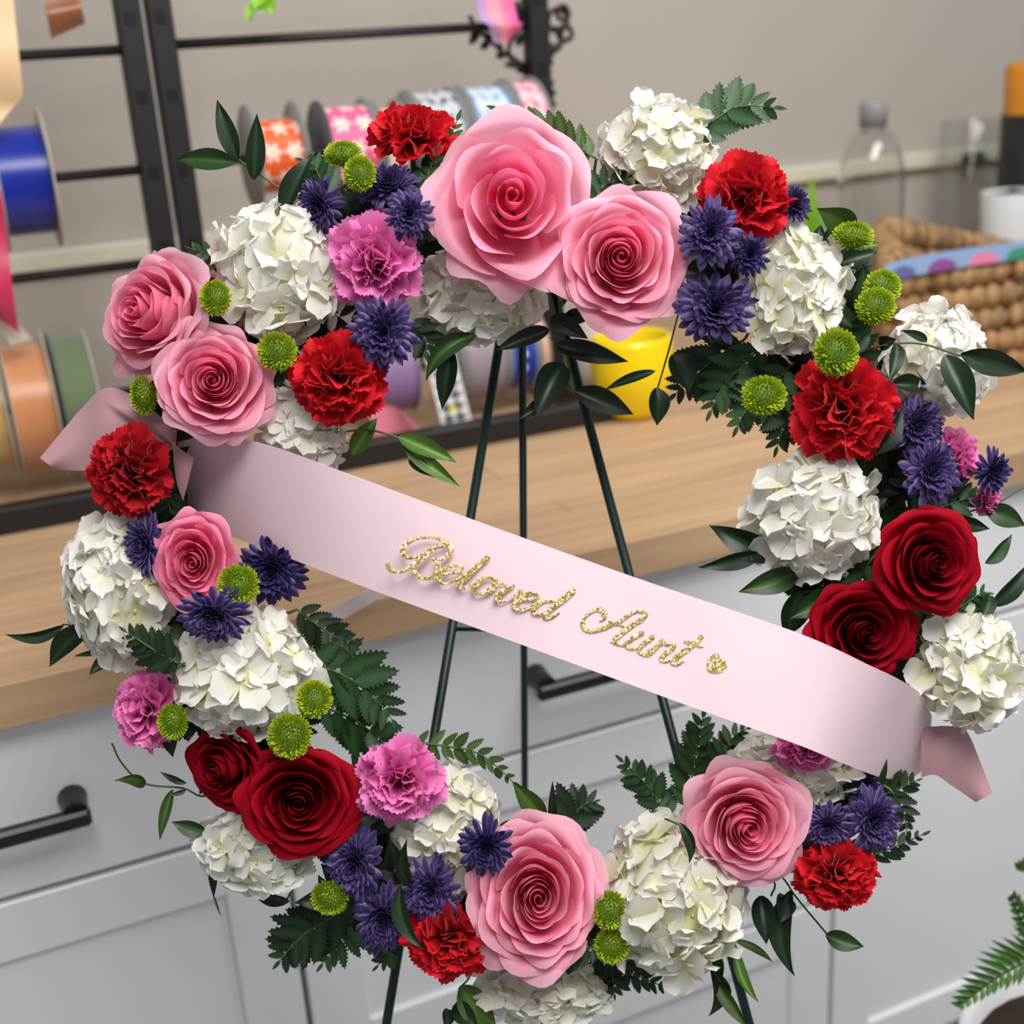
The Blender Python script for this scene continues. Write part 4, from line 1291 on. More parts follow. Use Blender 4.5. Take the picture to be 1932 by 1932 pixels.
LD = .8053
TX = {'B': (700, 980, 8.78, [
    [(280, 755, 45), (295, 815, 40), (370, 858, 34), (480, 868, 25), (580, 838, 28), (680, 780, 45), (780, 700, 60), (870, 610, 60), (960, 540, 50), (1060, 470, 35), (1160, 450, 22), (1250, 462, 16)],
    [(930, 560, 35), (740, 625, 25), (640, 640, 28), (560, 610, 36), (518, 540, 42), (540, 460, 46), (620, 382, 42), (740, 325, 30), (900, 296, 28), (1040, 306, 28), (1170, 348, 34), (1270, 412, 52), (1320, 500, 52), (1290, 580, 48), (1210, 640, 36), (1110, 664, 25), (1010, 648, 20)],
    [(1000, 640, 16), (1080, 712, 24), (1118, 790, 46), (1100, 880, 52), (1030, 950, 42), (930, 984, 30), (830, 968, 34), (760, 910, 36), (715, 840, 34)]]),
    'e': (700, 980, 8.78, [[(1190, 918, 24), (1290, 895, 22), (1400, 884, 28), (1488, 858, 36), (1508, 802, 36), (1430, 766, 25), (1330, 775, 32), (1220, 840, 42), (1130, 930, 50), (1130, 1010, 40), (1180, 1058, 22), (1260, 1068, 18), (1350, 1030, 20), (1430, 988, 25)]]),
    'l': (700, 980, 8.78, [[(1934, 630, 48), (1780, 762, 44), (1640, 890, 50), (1500, 1000, 62), (1450, 1060, 52), (1500, 1122, 44), (1570, 1130, 22), (1650, 1080, 14)]]),
    'o': (890, 1010, 8.78, [[(405, 752, 30), (320, 702, 28), (200, 722, 38), (90, 790, 50), (35, 880, 50), (64, 958, 38), (160, 970, 28), (280, 920, 45), (370, 850, 55), (402, 770, 44)], [(400, 740, 25), (480, 796, 20), (570, 820, 20)]]),
    'v': (890, 1010, 8.78, [[(692, 842, 28), (600, 880, 40), (500, 950, 45), (420, 1030, 50), (420, 1088, 36), (500, 1104, 22), (600, 1070, 20), (700, 1020, 35), (790, 958, 30), (812, 902, 32)], [(800, 950, 26), (860, 985, 24), (890, 1000, 20)]]),
    'e2': (890, 1010, 8.78, [[(830, 1062, 30), (950, 1072, 25), (1050, 1066, 30), (1108, 1020, 22), (1060, 972, 25), (970, 956, 28), (870, 1000, 40), (760, 1080, 60), (712, 1150, 46), (750, 1220, 38), (830, 1240, 28), (920, 1210, 25), (1000, 1176, 28)]]),
    'd': (890, 1010, 8.78, [[(1400, 1104, 25), (1300, 1080, 25), (1200, 1092, 30), (1100, 1132, 45), (1034, 1200, 50), (1042, 1280, 40), (1110, 1314, 28), (1210, 1285, 30)], [(1690, 912, 52), (1560, 1030, 56), (1430, 1130, 50), (1310, 1220, 48), (1222, 1310, 50), (1240, 1370, 30), (1340, 1350, 25), (1445, 1286, 16)]]),
    'A': (1080, 1100, 12.075, [[(630, 870, 20), (712, 805, 50), (730, 700, 60), (650, 612, 58), (520, 620, 40), (380, 690, 40), (270, 800, 38), (236, 920, 50), (275, 1036, 48), (380, 1098, 45), (520, 1085, 48), (700, 1040, 50), (860, 962, 55), (980, 912, 50), (1090, 878, 45), (1200, 790, 45), (1330, 702, 45), (1480, 642, 42), (1620, 650, 50), (1690, 706, 42), (1580, 830, 60), (1430, 920, 60), (1280, 1030, 60), (1130, 1140, 66), (990, 1260, 60), (870, 1322, 26)], [(840, 868, 20), (950, 922, 50), (1080, 935, 40), (1190, 1010, 28)], [(880, 1322, 26), (990, 1372, 40), (1110, 1410, 36), (1220, 1420, 34)]]),
    'u': (1080, 1100, 12.075, [[(1590, 1140, 60), (1430, 1222, 60), (1280, 1330, 60), (1222, 1400, 50), (1280, 1478, 45), (1400, 1488, 45), (1540, 1470, 45)], [(1828, 1236, 60), (1660, 1360, 56), (1545, 1470, 55), (1522, 1556, 46), (1620, 1620, 50), (1740, 1618, 60), (1850, 1540, 50), (1940, 1440, 42)]]),
    'n': (1220, 1120, 10.73, [[(335, 962, 58), (230, 1060, 50), (120, 1150, 50), (30, 1208, 58)], [(330, 1010, 25), (420, 1040, 25), (510, 1020, 36), (560, 1062, 46), (500, 1130, 55), (390, 1210, 50), (312, 1290, 55), (322, 1350, 45), (400, 1378, 25), (475, 1336, 22)]]),
    't': (1220, 1120, 10.73, [[(1105, 884, 58), (980, 1010, 55), (850, 1110, 60), (700, 1220, 60), (572, 1320, 64), (524, 1380, 50), (580, 1430, 40), (660, 1420, 30), (772, 1363, 14)], [(770, 978, 26), (870, 990, 40), (980, 1020, 40), (1080, 1070, 30), (1155, 1070, 14)]])}
lift = 0
for key, (ox, oy, sc, strokes) in TX.items():
    m = MB()
    for st in strokes:
        q = smooth_poly(np.array(st, float), 6)
        P2, hw = q[:, :2] / sc + [ox, oy], q[:, 2] / sc
        T = np.gradient(P2, axis=0); T /= np.linalg.norm(T, axis=1)[:, None] + 1e-9
        Nn = np.stack([-T[:, 1], T[:, 0]], 1)
        lift += 1
        dd = LD - 0.00001 * lift
        v = [at(*(P2[i] + Nn[i] * hw[i] * s), dd - (0.00018 if abs(s) < 1 else 0)) for s in (-1, -.7, 0, .7, 1) for i in range(len(P2))]
        m.add(v, grid_faces(len(P2), 5))
        for e, dr in ((0, -1), (-1, 1)):        # round ends
            an = np.linspace(-PI / 2, PI / 2, 7)
            c2 = [P2[e] + hw[e] * 0.75 * (math.cos(a) * dr * T[e]) + hw[e] * math.sin(a) * Nn[e] for a in an]
            m.add([at(*P2[e], dd - .00018)] + [at(*c, dd) for c in c2], [(0, i, i + 1) for i in range(1, 7)])
    m.build('letter', M_GLIT, sash)
hp = np.array([(1440, 1330), (1225, 1420), (1240, 1330), (1310, 1240), (1390, 1203), (1460, 1230), (1500, 1320), (1580, 1348), (1637, 1420), (1622, 1510), (1560, 1580), (1450, 1615), (1330, 1612), (1250, 1572), (1218, 1500)], float)
hp[0] = hp[1:].mean(0)
hp = hp / 10.73 + [1220, 1120]
m = MB().add([at(*hp[0], LD - .0006)] + [at(*c, LD - .0004) for c in hp[1:]], [(0, i, i % 14 + 1) for i in range(1, 15)])
m.build('heart_emblem', M_GLIT, sash)

# ------------------------------------------------------------------ easel
ed = .944
easel = thing('wire_easel', 'dark green wire tripod easel carrying the wreath', 'easel', (0.4, 0.8, 0))


def down_to_floor(a, b, d):
    A, B = at(*a, d), at(*b, d)
    k = A[2] / (A[2] - B[2])
    return A + (B - A) * k


topL, topR = at(960, 540, ed), at(1042, 540, ed)
fl, fr = down_to_floor((945, 640), (730, 1932), ed), down_to_floor((1065, 650), (1410, 1932), ed)
for (a, b) in ((topL, fl), (topR, fr)):
    m = MB().tube([a, b], 0.0035, 10)
    m.build('leg', M_EASEL, easel)
bt, bl = at(985, 560, ed + .01), at(990, 1480, 1.14)
k = bt[2] / (bt[2] - bl[2])
fb = bt + (bl - bt) * k
MB().tube([bt, fb], 0.0030, 10).build('leg', M_EASEL, easel)
MB().tube(smooth_poly([topL, at(970, 520, ed), at(1002, 510, ed), at(1032, 520, ed), topR], 4), 0.004, 8).build('top_hoop', M_EASEL, easel)
MB().tube([at(857, 1187, ed), at(940, 1188, ed + .03), at(988, 1190, 1.06)], 0.0016, 8).build('brace_wire', M_EASEL, easel)
MB().tube([at(857, 1187, ed), at(1228, 1190, ed)], 0.0016, 8).build('brace_wire', M_EASEL, easel)
for (a, b) in (((955, 580), (880, 480)), ((1050, 590), (1120, 480))):
    MB().tube([at(*a, ed), at(*b, .935)], 0.002, 8).build('hook', M_EASEL, easel)
# ------------------------------------------------------------------ ribbon racks
RY = 1.60


def xz(px, py, y=RY):
    p = on_y(px, py, y)
    return p[0], p[2]


def rack(label, xl, xr, rods, y0, y1, base_y=1.46):
    t = thing('ribbon_rack', label, 'rack', ((xl + xr) / 2, RY, CT))
    h = 0.014
    for x in (xl, xr):
        m = MB().box((x - h, RY - h, CT + 0.028), (x + h, RY + h, 1.75), 0.002)
        p = m.build('post', M_BLACK, t, smooth=False)
        n = MB()
        for k in range(7):
            z = CT + 0.10 + k * 0.085
            n.box((x - 0.006, RY - h - 0.0012, z), (x + 0.006, RY - h + 0.001, z + 0.014), 0.0006)
        so = n.build('slot_plate', M_HANDLE, None, smooth=False); so.parent = p
        MB().box((x - h, base_y + h, CT + 0.0005), (x + h, 1.78, CT + 0.028), 0.002).build('foot', M_BLACK, t, smooth=False)
    MB().box((y0, base_y - h, CT + 0.0005), (y1, base_y + h, CT + 0.030), 0.002).build('base_bar', M_BLACK, t, smooth=False)
    for (za, zb_) in rods:
        m = MB().tube([(xl, RY - 0.004, za), (xr, RY - 0.004, zb_)], 0.0058, 12)
        m.build('rod', M_BLACK, t)
    return t


xA = xz(244, 50)[0]; xBl = xz(302, 50)[0]; xBr = xz(1013, 100)[0]
zA = [xz(130, 100)[1], xz(200, 326)[1], xz(130, 513)[1], xz(60, 765)[1]]
zB = [xz(650, 66)[1], xz(455, 300)[1], xz(520, 505)[1], xz(700, 705)[1]]
rack('black metal ribbon rack running out of frame, holding satin spools', xA - .75, xA, [(z, z) for z in zA + [1.61]], xA - .77, xA + 0.012)
rack('black metal ribbon rack behind the wreath, holding printed ribbon spools', xBl, xBr, [(z, z) for z in zB + [1.61]], xBl - 0.016, xBr + 0.035)


def spool(label, x0, x1, z, rr, rf, colf, mflL=None, mflR=None, group='ribbon spools on the racks', mat=None, y=RY - 0.004):
    t = thing('ribbon_spool', label, 'ribbon spool', ((x0 + x1) / 2, y, z), group)
    for x, mm in ((x0, mflL), (x1, mflR)):
        m = MB().lathe([(0.010, -0.0007), (rf, -0.0007), (rf, 0.0007), (0.010, 0.0007), (0.010, -0.0007)], 40, (x, y, z), 'x')
        m.build('flange', mm or M_GREYPL, t)
    nt, nx = 150, 22
    v, c = [], []
    for i in range(nx):
        x = x0 + 0.0012 + (x1 - x0 - 0.0024) * i / (nx - 1)
        for k in range(nt):
            a = 2 * PI * k / nt
            r = rr * (1 + 0.004 * math.sin(3 * a))
            v.append((x, y + r * math.cos(a), z + r * math.sin(a)))
            if colf is not None: c.append(colf(a * rr, x - x0, x1 - x0))
    me = mesh('wound_ribbon', v, grid_faces(nt, nx, 0, True), mat or M_PRINT, np.array(c) if colf is not None else None)
    obj('wound_ribbon', me, t)
    MB().lathe([(0.0105, x0), (0.0105, x1), (0.0085, x1), (0.0085, x0), (0.0105, x0)], 16, (0, y, z), 'x').build('core_tube', M_CARD, t)
    return t


def daisies(bg, R=0.0125, pitch=0.032):
    white, yel = lin(244, 232, 228), lin(246, 206, 110)

    def f(s, x, w):
        best = bg
        for k in (math.floor(s / pitch), math.floor(s / pitch) + 1):
            for cx in ((0.30, 0.78) if int(k) % 2 == 0 else (0.08, 0.55, 1.0)):
                dx, ds = x - cx * w, s - k * pitch
                r = math.hypot(dx, ds)
                if r < R * 0.26: return yel
                if r < R * (0.66 + 0.34 * math.cos(6 * math.atan2(ds, dx))): best = white
        return best
    return f


def band(bg, edge, pat=None):
    def f(s, x, w):
        if x < w * 0.08 or x > w * 0.92: return edge
        if pat is not None:
            if math.sin(s * 230 + math.sin(x * 200) * 2) * math.sin(x * 190 + 1) > 0.45: return pat
        return bg
    return f


X = lambda px, py=300: xz(px, py)[0]
spool('orange ribbon spool printed with white daisies', X(472), X(560), zB[1], .043, .063, daisies(lin(232, 96, 34)))
spool('pink ribbon spool printed with white daisies, beside the orange daisy spool', X(603, 280), X(690, 280), zB[1], .052, .061, daisies(lin(222, 98, 146)), M_DKGREY)
spool('cream and yellow flowered ribbon spool, mostly hidden by the highest red carnation', X(704, 270), X(750, 270), zB[1], .045, .056, daisies(lin(226, 200, 140)))
spool('grey ribbon spool with a black pattern on the upper rod', X(770, 265), X(850, 265), zB[1], .062, .066, band(lin(196, 198, 206), lin(120, 122, 130), lin(52, 54, 60)))
spool('pale blue and white ribbon spool on the upper rod', X(868, 250), X(940, 250), zB[1], .062, .066, band(lin(206, 218, 232), lin(84, 142, 200), lin(110, 176, 206)))
spool('pink ribbon spool with red hearts at the end of the upper rod', X(952, 245), X(1000, 245) , zB[1], .065, .071, band(lin(244, 196, 208), lin(236, 150, 178), lin(234, 70, 84)))
M_BLUE = satin_mat('blue_satin', lin(8, 36, 150), 0.3, bump=0.1)
M_COPPER = satin_mat('copper_satin', lin(196, 134, 90), 0.35, bump=0.1)
M_SAGE = satin_mat('sage_ribbon', lin(98, 114, 84), 0.8, bump=0.4)
M_GOLDR = satin_mat('gold_satin', lin(206, 172, 112), 0.3, bump=0.1)
M_MAGR = satin_mat('magenta_satin', lin(196, 46, 92), 0.35, bump=0.1)
M_CREAMR = satin_mat('cream_satin', lin(234, 200, 156), 0.5, bump=0.1)
M_BROWNR = satin_mat('brown_satin', lin(140, 84, 50), 0.3, bump=0.1)
spool('royal blue satin ribbon spool on the middle rod', X(-8, 340), X(92, 340), zA[1], .060, .078, None, M_CARD, M_CARD, mat=M_BLUE)
spool('copper satin ribbon spool on the lowest rod beside the sage one', X(18, 765), X(100, 765), zA[3], .076, .088, None, M_CARD, M_CARD, mat=M_COPPER)
spool('sage green ribbon spool on the lowest rod', X(112, 765), X(178, 765), zA[3], .080, .084, None, M_DKGREY, M_CARD, mat=M_SAGE)
spool('gold satin ribbon spool at the frame edge beside the copper spool', X(-75, 765), X(8, 765), zA[3], .066, .084, None, M_CARD, M_CARD, mat=M_GOLDR)
spool('lilac ribbon spool low on the rack under the red carnation', X(672, 720), X(768, 720), zB[3], .054, .056, band(lin(142, 112, 158), lin(112, 86, 130)))
spool('mauve grey ribbon spool low on the rack beside the gingham ribbon', X(850, 690), X(928, 690), zB[3], .058, .06, band(lin(150, 138, 146), lin(120, 110, 118)))
spool('royal blue ribbon spool with white dots low on the rack behind the easel', X(938, 660), X(984, 660), zB[3], .05, .052, lambda s, x, w: lin(236, 238, 244) if math.hypot((s % .02) - .01, x - w * .5) < .004 else lin(32, 60, 160))
spool('peach ribbon spool at the end of the lowest rod', X(990, 650), X(1004, 650), zB[3], .055, .058, band(lin(222, 170, 140), lin(200, 150, 120)))


def hang(name, label, pts, y, mat, cat='ribbon', cols=None, bow=0.008, sharp=False):
    "a hanging length of ribbon: pts = (pixel of one edge, pixel of the other edge) down its length"
    A = smooth_poly([p[0] for p in pts], 5); B = smooth_poly([p[1] for p in pts], 5)
    if sharp:
        q = np.linspace(0, len(pts) - 1, 5 * len(pts)); ii = np.arange(len(pts))
        A, B = [np.stack([np.interp(q, ii, [p[e][k] for p in pts]) for k in (0, 1)], 1) for e in (0, 1)]
    n = len(A)
    v, c = [], []
    for j in range(7):
        t = j / 6
        for i in range(n):
            q = A[i] * (1 - t) + B[i] * t
            v.append(on_y(q[0], q[1], y + bow * math.sin(i * .5) * (1 if j % 2 else .8)))
            if cols: c.append(cols(i / (n - 1), t))
    o = sheet(name, v, n, 7, 0.0005, mat, c if cols else None)
    return tag(o, label, cat)


hang('ribbon_length', 'cream satin ribbon end with a pointed tip hanging at the frame edge', [((-40, -200), (10, -200)), ((-40, 60), (30, 50)), ((-30, 170), (44, 180)), ((-22, 250), (-4, 236))], 1.52, M_CREAMR, sharp=True)
hang('ribbon_length', 'short copper brown ribbon end hanging at the top of the rack', [((46, -200), (114, -200)), ((84, 10), (150, 0)), ((97, 73), (161, 44))], 1.58, M_BROWNR, sharp=True)
hang('ribbon_length', 'magenta satin ribbon end hanging below the royal blue spool', [((-60, 380), (2, 360)), ((-50, 470), (14, 460)), ((-40, 570), (26, 560)), ((-20, 590), (36, 628))], 1.51, M_MAGR)
hang('ribbon_length', 'sheer pale ribbon end lying beneath the hanging magenta ribbon', [((-10, 600), (20, 590)), ((20, 650), (62, 640))], 1.53, M_CARD)


def gingham(s, t):
    a, b_ = math.floor(s * 17) % 2, math.floor(t * 5) % 2
    if abs((s * 3.0) % 1 - 0.45) < 0.08 and abs(t - 0.5) < 0.13: return lin(240, 214, 20)
    if t < .1 or t > .9: return lin(226, 226, 230)
    return lin(40, 40, 44) if a and b_ else (lin(150, 150, 154) if a or b_ else lin(226, 226, 230))


def ging():
    v, c = [], []
    nS, nT = 120, 21
    for j in range(nT):
        t = j / (nT - 1)
        for i in range(nS):
            s = i / (nS - 1)
            A = np.array([792, 630]) * (1 - s) + np.array([836, 812]) * s
            B = np.array([846, 622]) * (1 - s) + np.array([891, 798]) * s
            q = A * (1 - t) + B * t
            v.append(on_y(q[0], q[1], 1.545 - 0.03 * s)); c.append(gingham(s, t))
    o = sheet('gingham_ribbon', v, nS, nT, 0.0005, M_PRINT, c)
    tag(o, 'black and white gingham ribbon with yellow dots hanging down to the rack base', 'ribbon')


ging()
hang('ribbon_length', 'pink ribbon end lying on the rack base beside the gingham ribbon', [((690, 772), (716, 832)), ((740, 766), (764, 828)), ((780, 798), (800, 818))], 1.50, satin_mat('pink_ribbon', lin(226, 128, 150), 0.5))
hang('iridescent_ribbon', 'shiny pink and lilac ribbon tail draped over the top rod beside the scrollwork', [((868, -200), (950, -200)), ((902, 15), (972, 18)), ((922, 48), (985, 46)), ((940, 84), (960, 76))], 1.575, M_PRINT,
     cols=lambda s, t: lin(176, 150, 214) * max(0, 1 - t * 2.2) + lin(232, 150, 130) * max(0, 1 - abs(t - .45) * 3) + lin(222, 92, 152) * max(0, min(1, t * 1.6 - .3)) + lin(60, 30, 50))

# scrolled iron ornament fixed behind the post
orn = thing('scroll_ornament', 'black iron scroll with small leaves fixed behind the rack post', 'ornament', on_y(1000, 90, RY + .02))
oy = RY + .012
m = MB()
for pts in ([(1010, 190), (985, 130), (945, 95), (905, 60), (885, 30)], [(1015, 200), (1035, 120), (1050, 90), (1075, 70)], [(1020, 300), (1038, 200), (1030, 110), (1010, 20)], [(1000, 130), (960, 100), (975, 60), (1000, 40)], [(1015, 225), (1040, 185), (1035, 150)]):
    m.tube([on_y(x, y, oy) for x, y in smooth_poly(pts, 6)], 0.003, 7)
m.build('scroll', M_BLACK, orn)
m = MB()
for (x, y, r) in ((1052, 38, 20), (1066, 62, 14), (1045, 70, 16), (1062, 24, 12)):
    c = on_y(x, y, oy); r = r / FPX * 1.7
    m.tube([c + np.array([math.cos(a) * r, 0.002 * math.sin(a * 2), math.sin(a) * r]) for a in np.linspace(0, 2 * PI, 17)], 0.0034, 7)
m.build('ring', M_BLACK, orn)
for (bx, by, tx, ty, w) in ((905, 55, 885, 85, 16), (930, 80, 912, 62, 16), (925, 78, 905, 92, 14), (955, 98, 935, 108, 16), (945, 100, 940, 75, 12), (985, 120, 950, 122, 14), (975, 90, 985, 60, 14), (1030, 115, 1045, 120, 14), (1035, 95, 1062, 88, 14),
                            (1030, 170, 1050, 178, 14), (1032, 190, 1050, 200, 14), (1030, 150, 1046, 160, 12), (990, 140, 970, 118, 14), (1000, 60, 972, 10, 20), (980, 20, 970, 2, 14)):
    A, B = on_y(bx, by, oy - .004), on_y(tx, ty, oy - .008)
    e = MB().lathe([(0.02, 0.0), (0.5, 0.3), (0.55, 0.55), (0.3, 0.85), (0.01, 1.0)], 10)
    y_ = unit(B - A); z_ = np.array([0, -1.0, 0]); x_ = unit(np.cross(y_, z_)); z_ = np.cross(x_, y_)
    M = Matrix.Identity(4)
    for r in range(3):
        M[r][0], M[r][1], M[r][2], M[r][3] = x_[r] * w / FPX * 1.75, z_[r] * 0.004, y_[r] * np.linalg.norm(B - A), A[r]
    obj('leaf', mesh('leaf', e.v, e.f, M_BLACK), orn, M)

# trailing plant leaf at the top edge
tp = thing('trailing_plant', 'bright lime green plant tip hanging into view at the top edge', 'plant', on_y(500, -60, 1.55))
M_LIME = plain('lime_leaf', lin(132, 190, 44), 0.5, var=0.12, scale=120)
MB().tube([on_y(x, y, 1.55) for x, y in smooth_poly([(522, -205), (515, -40), (500, 5), (480, 20), (472, 38)], 6)], 0.0012, 6).build('stem', M_LIME, tp)
for (bx, by, tx, ty, w) in ((500, -10, 520, 26, 26), (505, -12, 478, 22, 26), (485, 8, 466, 42, 18), (500, 0, 500, 28, 22), (515, -40, 535, -8, 24)):
    o = obj('leaf', mesh('leaf', *leaf_mesh(0.1, [lin(120, 180, 40), lin(150, 204, 60)], rnd)[:2], M_LIME), tp, leaf_matrix(on_y(bx, by, 1.55), on_y(tx, ty, 1.54), w / FPX * 1.7))

# ------------------------------------------------------------------ right of the rack, on the worktop
def lathe_thing(name, label, cat, px, py, y, parts):
    p = on_y(px, py, y)
    t = thing(name, label, cat, (p[0], p[1], CT))
    for (pn, prof, mat, n) in parts:
        m = MB().lathe(prof, n, (p[0], p[1], CT))
        m.build(pn, mat, t)
    return t


def dome(r, z0, rn, z1, n=9):
    return [(rn + (r - rn) * math.cos(a), z0 + (z1 - z0) * math.sin(a)) for a in np.linspace(0, PI / 2, n)]


by = 1.74
bh = on_y(1645, 192, by)[2] - CT
bs = on_y(1645, 350, by)[2] - CT
bn = on_y(1645, 247, by)[2] - CT
br = 62 / FPX * 2.1
outer = [(0.0, 0.001), (br * .94, 0.001), (br, 0.008)] + [(br, bs * k) for k in (.4, .8)] + dome(br, bs, .017, bn) + [(.0165, bn + .012), (.0165, bn + .018)]
inner = [(r - .0028 if r > .01 else r, z) for r, z in outer[::-1]]
inner[-1] = (0.0, 0.006); inner[-2] = (br * .93, 0.006); inner[-3] = (br - .0028, 0.011)
bot = lathe_thing('glass_bottle', 'clear round-shouldered glass bottle with grey cap on the worktop', 'bottle', 1645, 300, by,
                  [('glass', outer + inner, M_GLASS, 40),
                   ('cap', [(0.0, bh), (.021, bh), (.0225, bh - .003), (.0225, bn + .006), (.0168, bn + .006)], plain('grey_cap', lin(150, 152, 156), 0.35, var=0.03), 28)])
jy = 1.90
jr = 66 / FPX * 2.3
jh = on_y(1835, 225, jy)[2] - CT
lathe_thing('glass_jar', 'open clear glass jar in front of the wall strip', 'jar', 1838, 300, jy,
            [('glass', [(0, 0.001), (jr * .96, 0.001), (jr, .006), (jr, jh - .003), (jr - .002, jh), (jr - .004, jh - .003), (jr - .004, .012), (0, .010)], M_TGLASS, 36)])
oy2 = 1.76
oh = on_y(1930, 118, oy2)[2] - CT
om = on_y(1930, 216, oy2)[2] - CT
orr = 62 / FPX * 2.24
M_BLK = plain('black_plastic', lin(24, 24, 26), 0.4, var=0.1)
M_ORG = plain('orange_plastic', lin(216, 140, 30), 0.4, var=0.05)
lathe_thing('spray_can', 'black bottle with a tall orange cap at the frame edge', 'bottle', 1952, 250, oy2,
            [('body', [(0, .001), (orr, .001), (orr, om), (orr * .7, om + .002)], M_BLK, 36),
             ('cap', [(orr * .96, om - .004), (orr * .97, oh - .012), (orr * .88, oh), (0, oh)], M_ORG, 36)])
cy = 1.67
ch = on_y(1900, 362, cy)[2] - CT
cr = 60 / FPX * 2.05
lathe_thing('white_cup', 'white cup with dark contents behind the basket', 'cup', 1908, 400, cy,
            [('body', [(0, .001), (cr * .75, .001), (cr * .8, .006), (cr, ch - .002), (cr - .001, ch), (cr - .004, ch - .002), (cr * .76, .01), (0, .008)], M_WHITE, 36),
             ('contents', [(cr - .004, ch - .006), (cr * .5, ch - .002), (0, ch + .004)], M_BLK, 30)])
# plug in the wall strip
pl = thing('power_plug', 'black power plug and lead in the wall strip behind the glass jar', 'plug', on_y(1838, 302, WALL_Y - .03))
c = on_y(1838, 302, WALL_Y - .034)
MB().box(c - [.022, .012, .014], c + [.022, .012, .014], 0.005).build('plug_body', M_BLK, pl, smooth=False)
MB().tube([c + [.02, 0, 0], c + [.05, -.005, -.012], c + [.09, -.01, -.05], c + [.12, -.02, -.19], c + [.16, -.06, CT - c[2] + .004]], .004, 8).build('cord', M_BLK, pl)

# yellow pot and pale jar
p = on_z(1228, 800, CT); p[1] += .045
M_YEL = plain('yellow_glaze', lin(246, 214, 8), 0.22, var=0.03)
pr = 78 / FPX * 1.70
yp = thing('yellow_pot', 'round bright yellow glazed pot on the worktop inside the ring', 'pot', (p[0], p[1], CT))
hh = pr * 1.98
prof = [(0, .001), (pr * .52, .001), (pr * .55, .006)] + [(pr * (.55 + .45 * math.sin(min(1, q / .64) * PI / 2) - .05 * max(0, (q - .7) / .3) ** 2), hh * q) for q in np.linspace(.06, 1, 14)]
rimz = prof[-1][1]; rimr = prof[-1][0]
prof += [(rimr - .003, rimz + .002), (rimr - .006, rimz - .002), (pr * .9, hh * .55), (pr * .5, .02), (0, .015)]
MB().lathe(prof, 44, (p[0], p[1], CT)).build('body', M_YEL, yp)
MB().lathe([(pr * .90, hh * .80), (pr * .4, hh * .82), (0, hh * .83)], 30, (p[0], p[1], CT)).build('soil', plain('dark_soil', lin(30, 22, 18), 0.95, var=0.4, scale=200), yp)
q = on_y(1122, 690, 1.62)
lathe_prof = [(0, .001), (.034, .001), (.042, .03), (.044, .07), (.038, .10), (.030, .115), (.030, .13), (.026, .128), (.026, .1), (0, .02)]
pj = thing('cream_jar', 'pale cream ceramic jar behind the yellow pot', 'jar', (q[0], q[1], CT))
MB().lathe(lathe_prof, 32, (q[0], q[1], CT)).build('body', plain('cream_glaze', lin(206, 194, 182), 0.35, var=0.03), pj)

# woven basket
bt_ = thing('woven_basket', 'woven seagrass basket on the worktop behind the white hydrangea', 'basket', (1.45, 1.45, CT))
B0 = [np.array([on_y(1690, 600, 1.34)[0], 1.34]), np.array([1.72, 1.34]), np.array([1.72, 1.60]), np.array([on_y(1700, 450, 1.56)[0] - .02, 1.56])]
RZ = [on_y(1668, 515, 1.34)[2], on_y(1932, 465, 1.34)[2] - .012, on_y(1932, 450, 1.56)[2] - .045, on_y(1735, 402, 1.56)[2]]
M_GRASS = plain('seagrass', lin(160, 124, 84), 0.75, var=0.45, scale=70, bump=0.6, stretch=(1, 1, .3))
rowsN = 5
per = []
for k in range(4):
    a, b_ = B0[k], B0[(k + 1) % 4]
    L = np.linalg.norm(b_ - a)
    for s in np.linspace(0, 1, max(4, int(L / .0045)), endpoint=False):
        per.append((a * (1 - s) + b_ * s, RZ[k] * (1 - s) + RZ[(k + 1) % 4] * s, k, s))
cen = sum(B0) / 4
for rw in range(rowsN):
    m = MB()
    skip = rw == 3
    segs, cur = [], []
    for (xy, rz, k, s) in per + per[:1]:
        if skip and k == 0 and 0.36 < s < 0.68:
            if len(cur) > 3: segs.append(cur)
            cur = []
            continue
        rowh = (rz - CT) / rowsN
        cur.append((xy, CT + rowh * (rw + .5), rowh))
    if len(cur) > 3: segs.append(cur)
    for sg in segs:
        P = []; R_ = []
        for i, (xy, z, rowh) in enumerate(sg):
            out = unit(xy - cen) * (.012 * rw / rowsN + .005 * math.sin(i * 2 * PI / 5 + rw * PI))
            P.append((xy[0] + out[0], xy[1] + out[1], z)); R_.append(rowh * (.26 + .36 * abs(math.sin(i * PI / 6 + rw * PI / 2)) ** .7))
        m.tube(P, R_, 8)
    m.build('plait', M_GRASS, bt_)
ins = MB()
lo = [(q_ * .93 + cen * .07) for q_ in B0]
ins.add([(*q_, CT + .004) for q_ in lo] + [(*q_, CT + .085) for q_ in lo], [(0, 1, 2, 3), (4, 5, 6, 7), (0, 1, 5, 4), (1, 2, 6, 5), (2, 3, 7, 6), (3, 0, 4, 7)])
ins.build('lining', plain('charcoal_lining', lin(66, 72, 78), 0.8, var=0.1), bt_, smooth=False)


def stripcol(s, t):
    for (c_, cc) in ((.10, (96, 104, 160)), (.34, (142, 78, 150)), (.58, (226, 130, 168)), (.80, (52, 150, 120)), (.97, (214, 178, 104))):
        if ((s - c_) / .085) ** 2 + ((t - .9) / .55) ** 2 < 1: return lin(*cc)
    return lin(140, 170, 212)


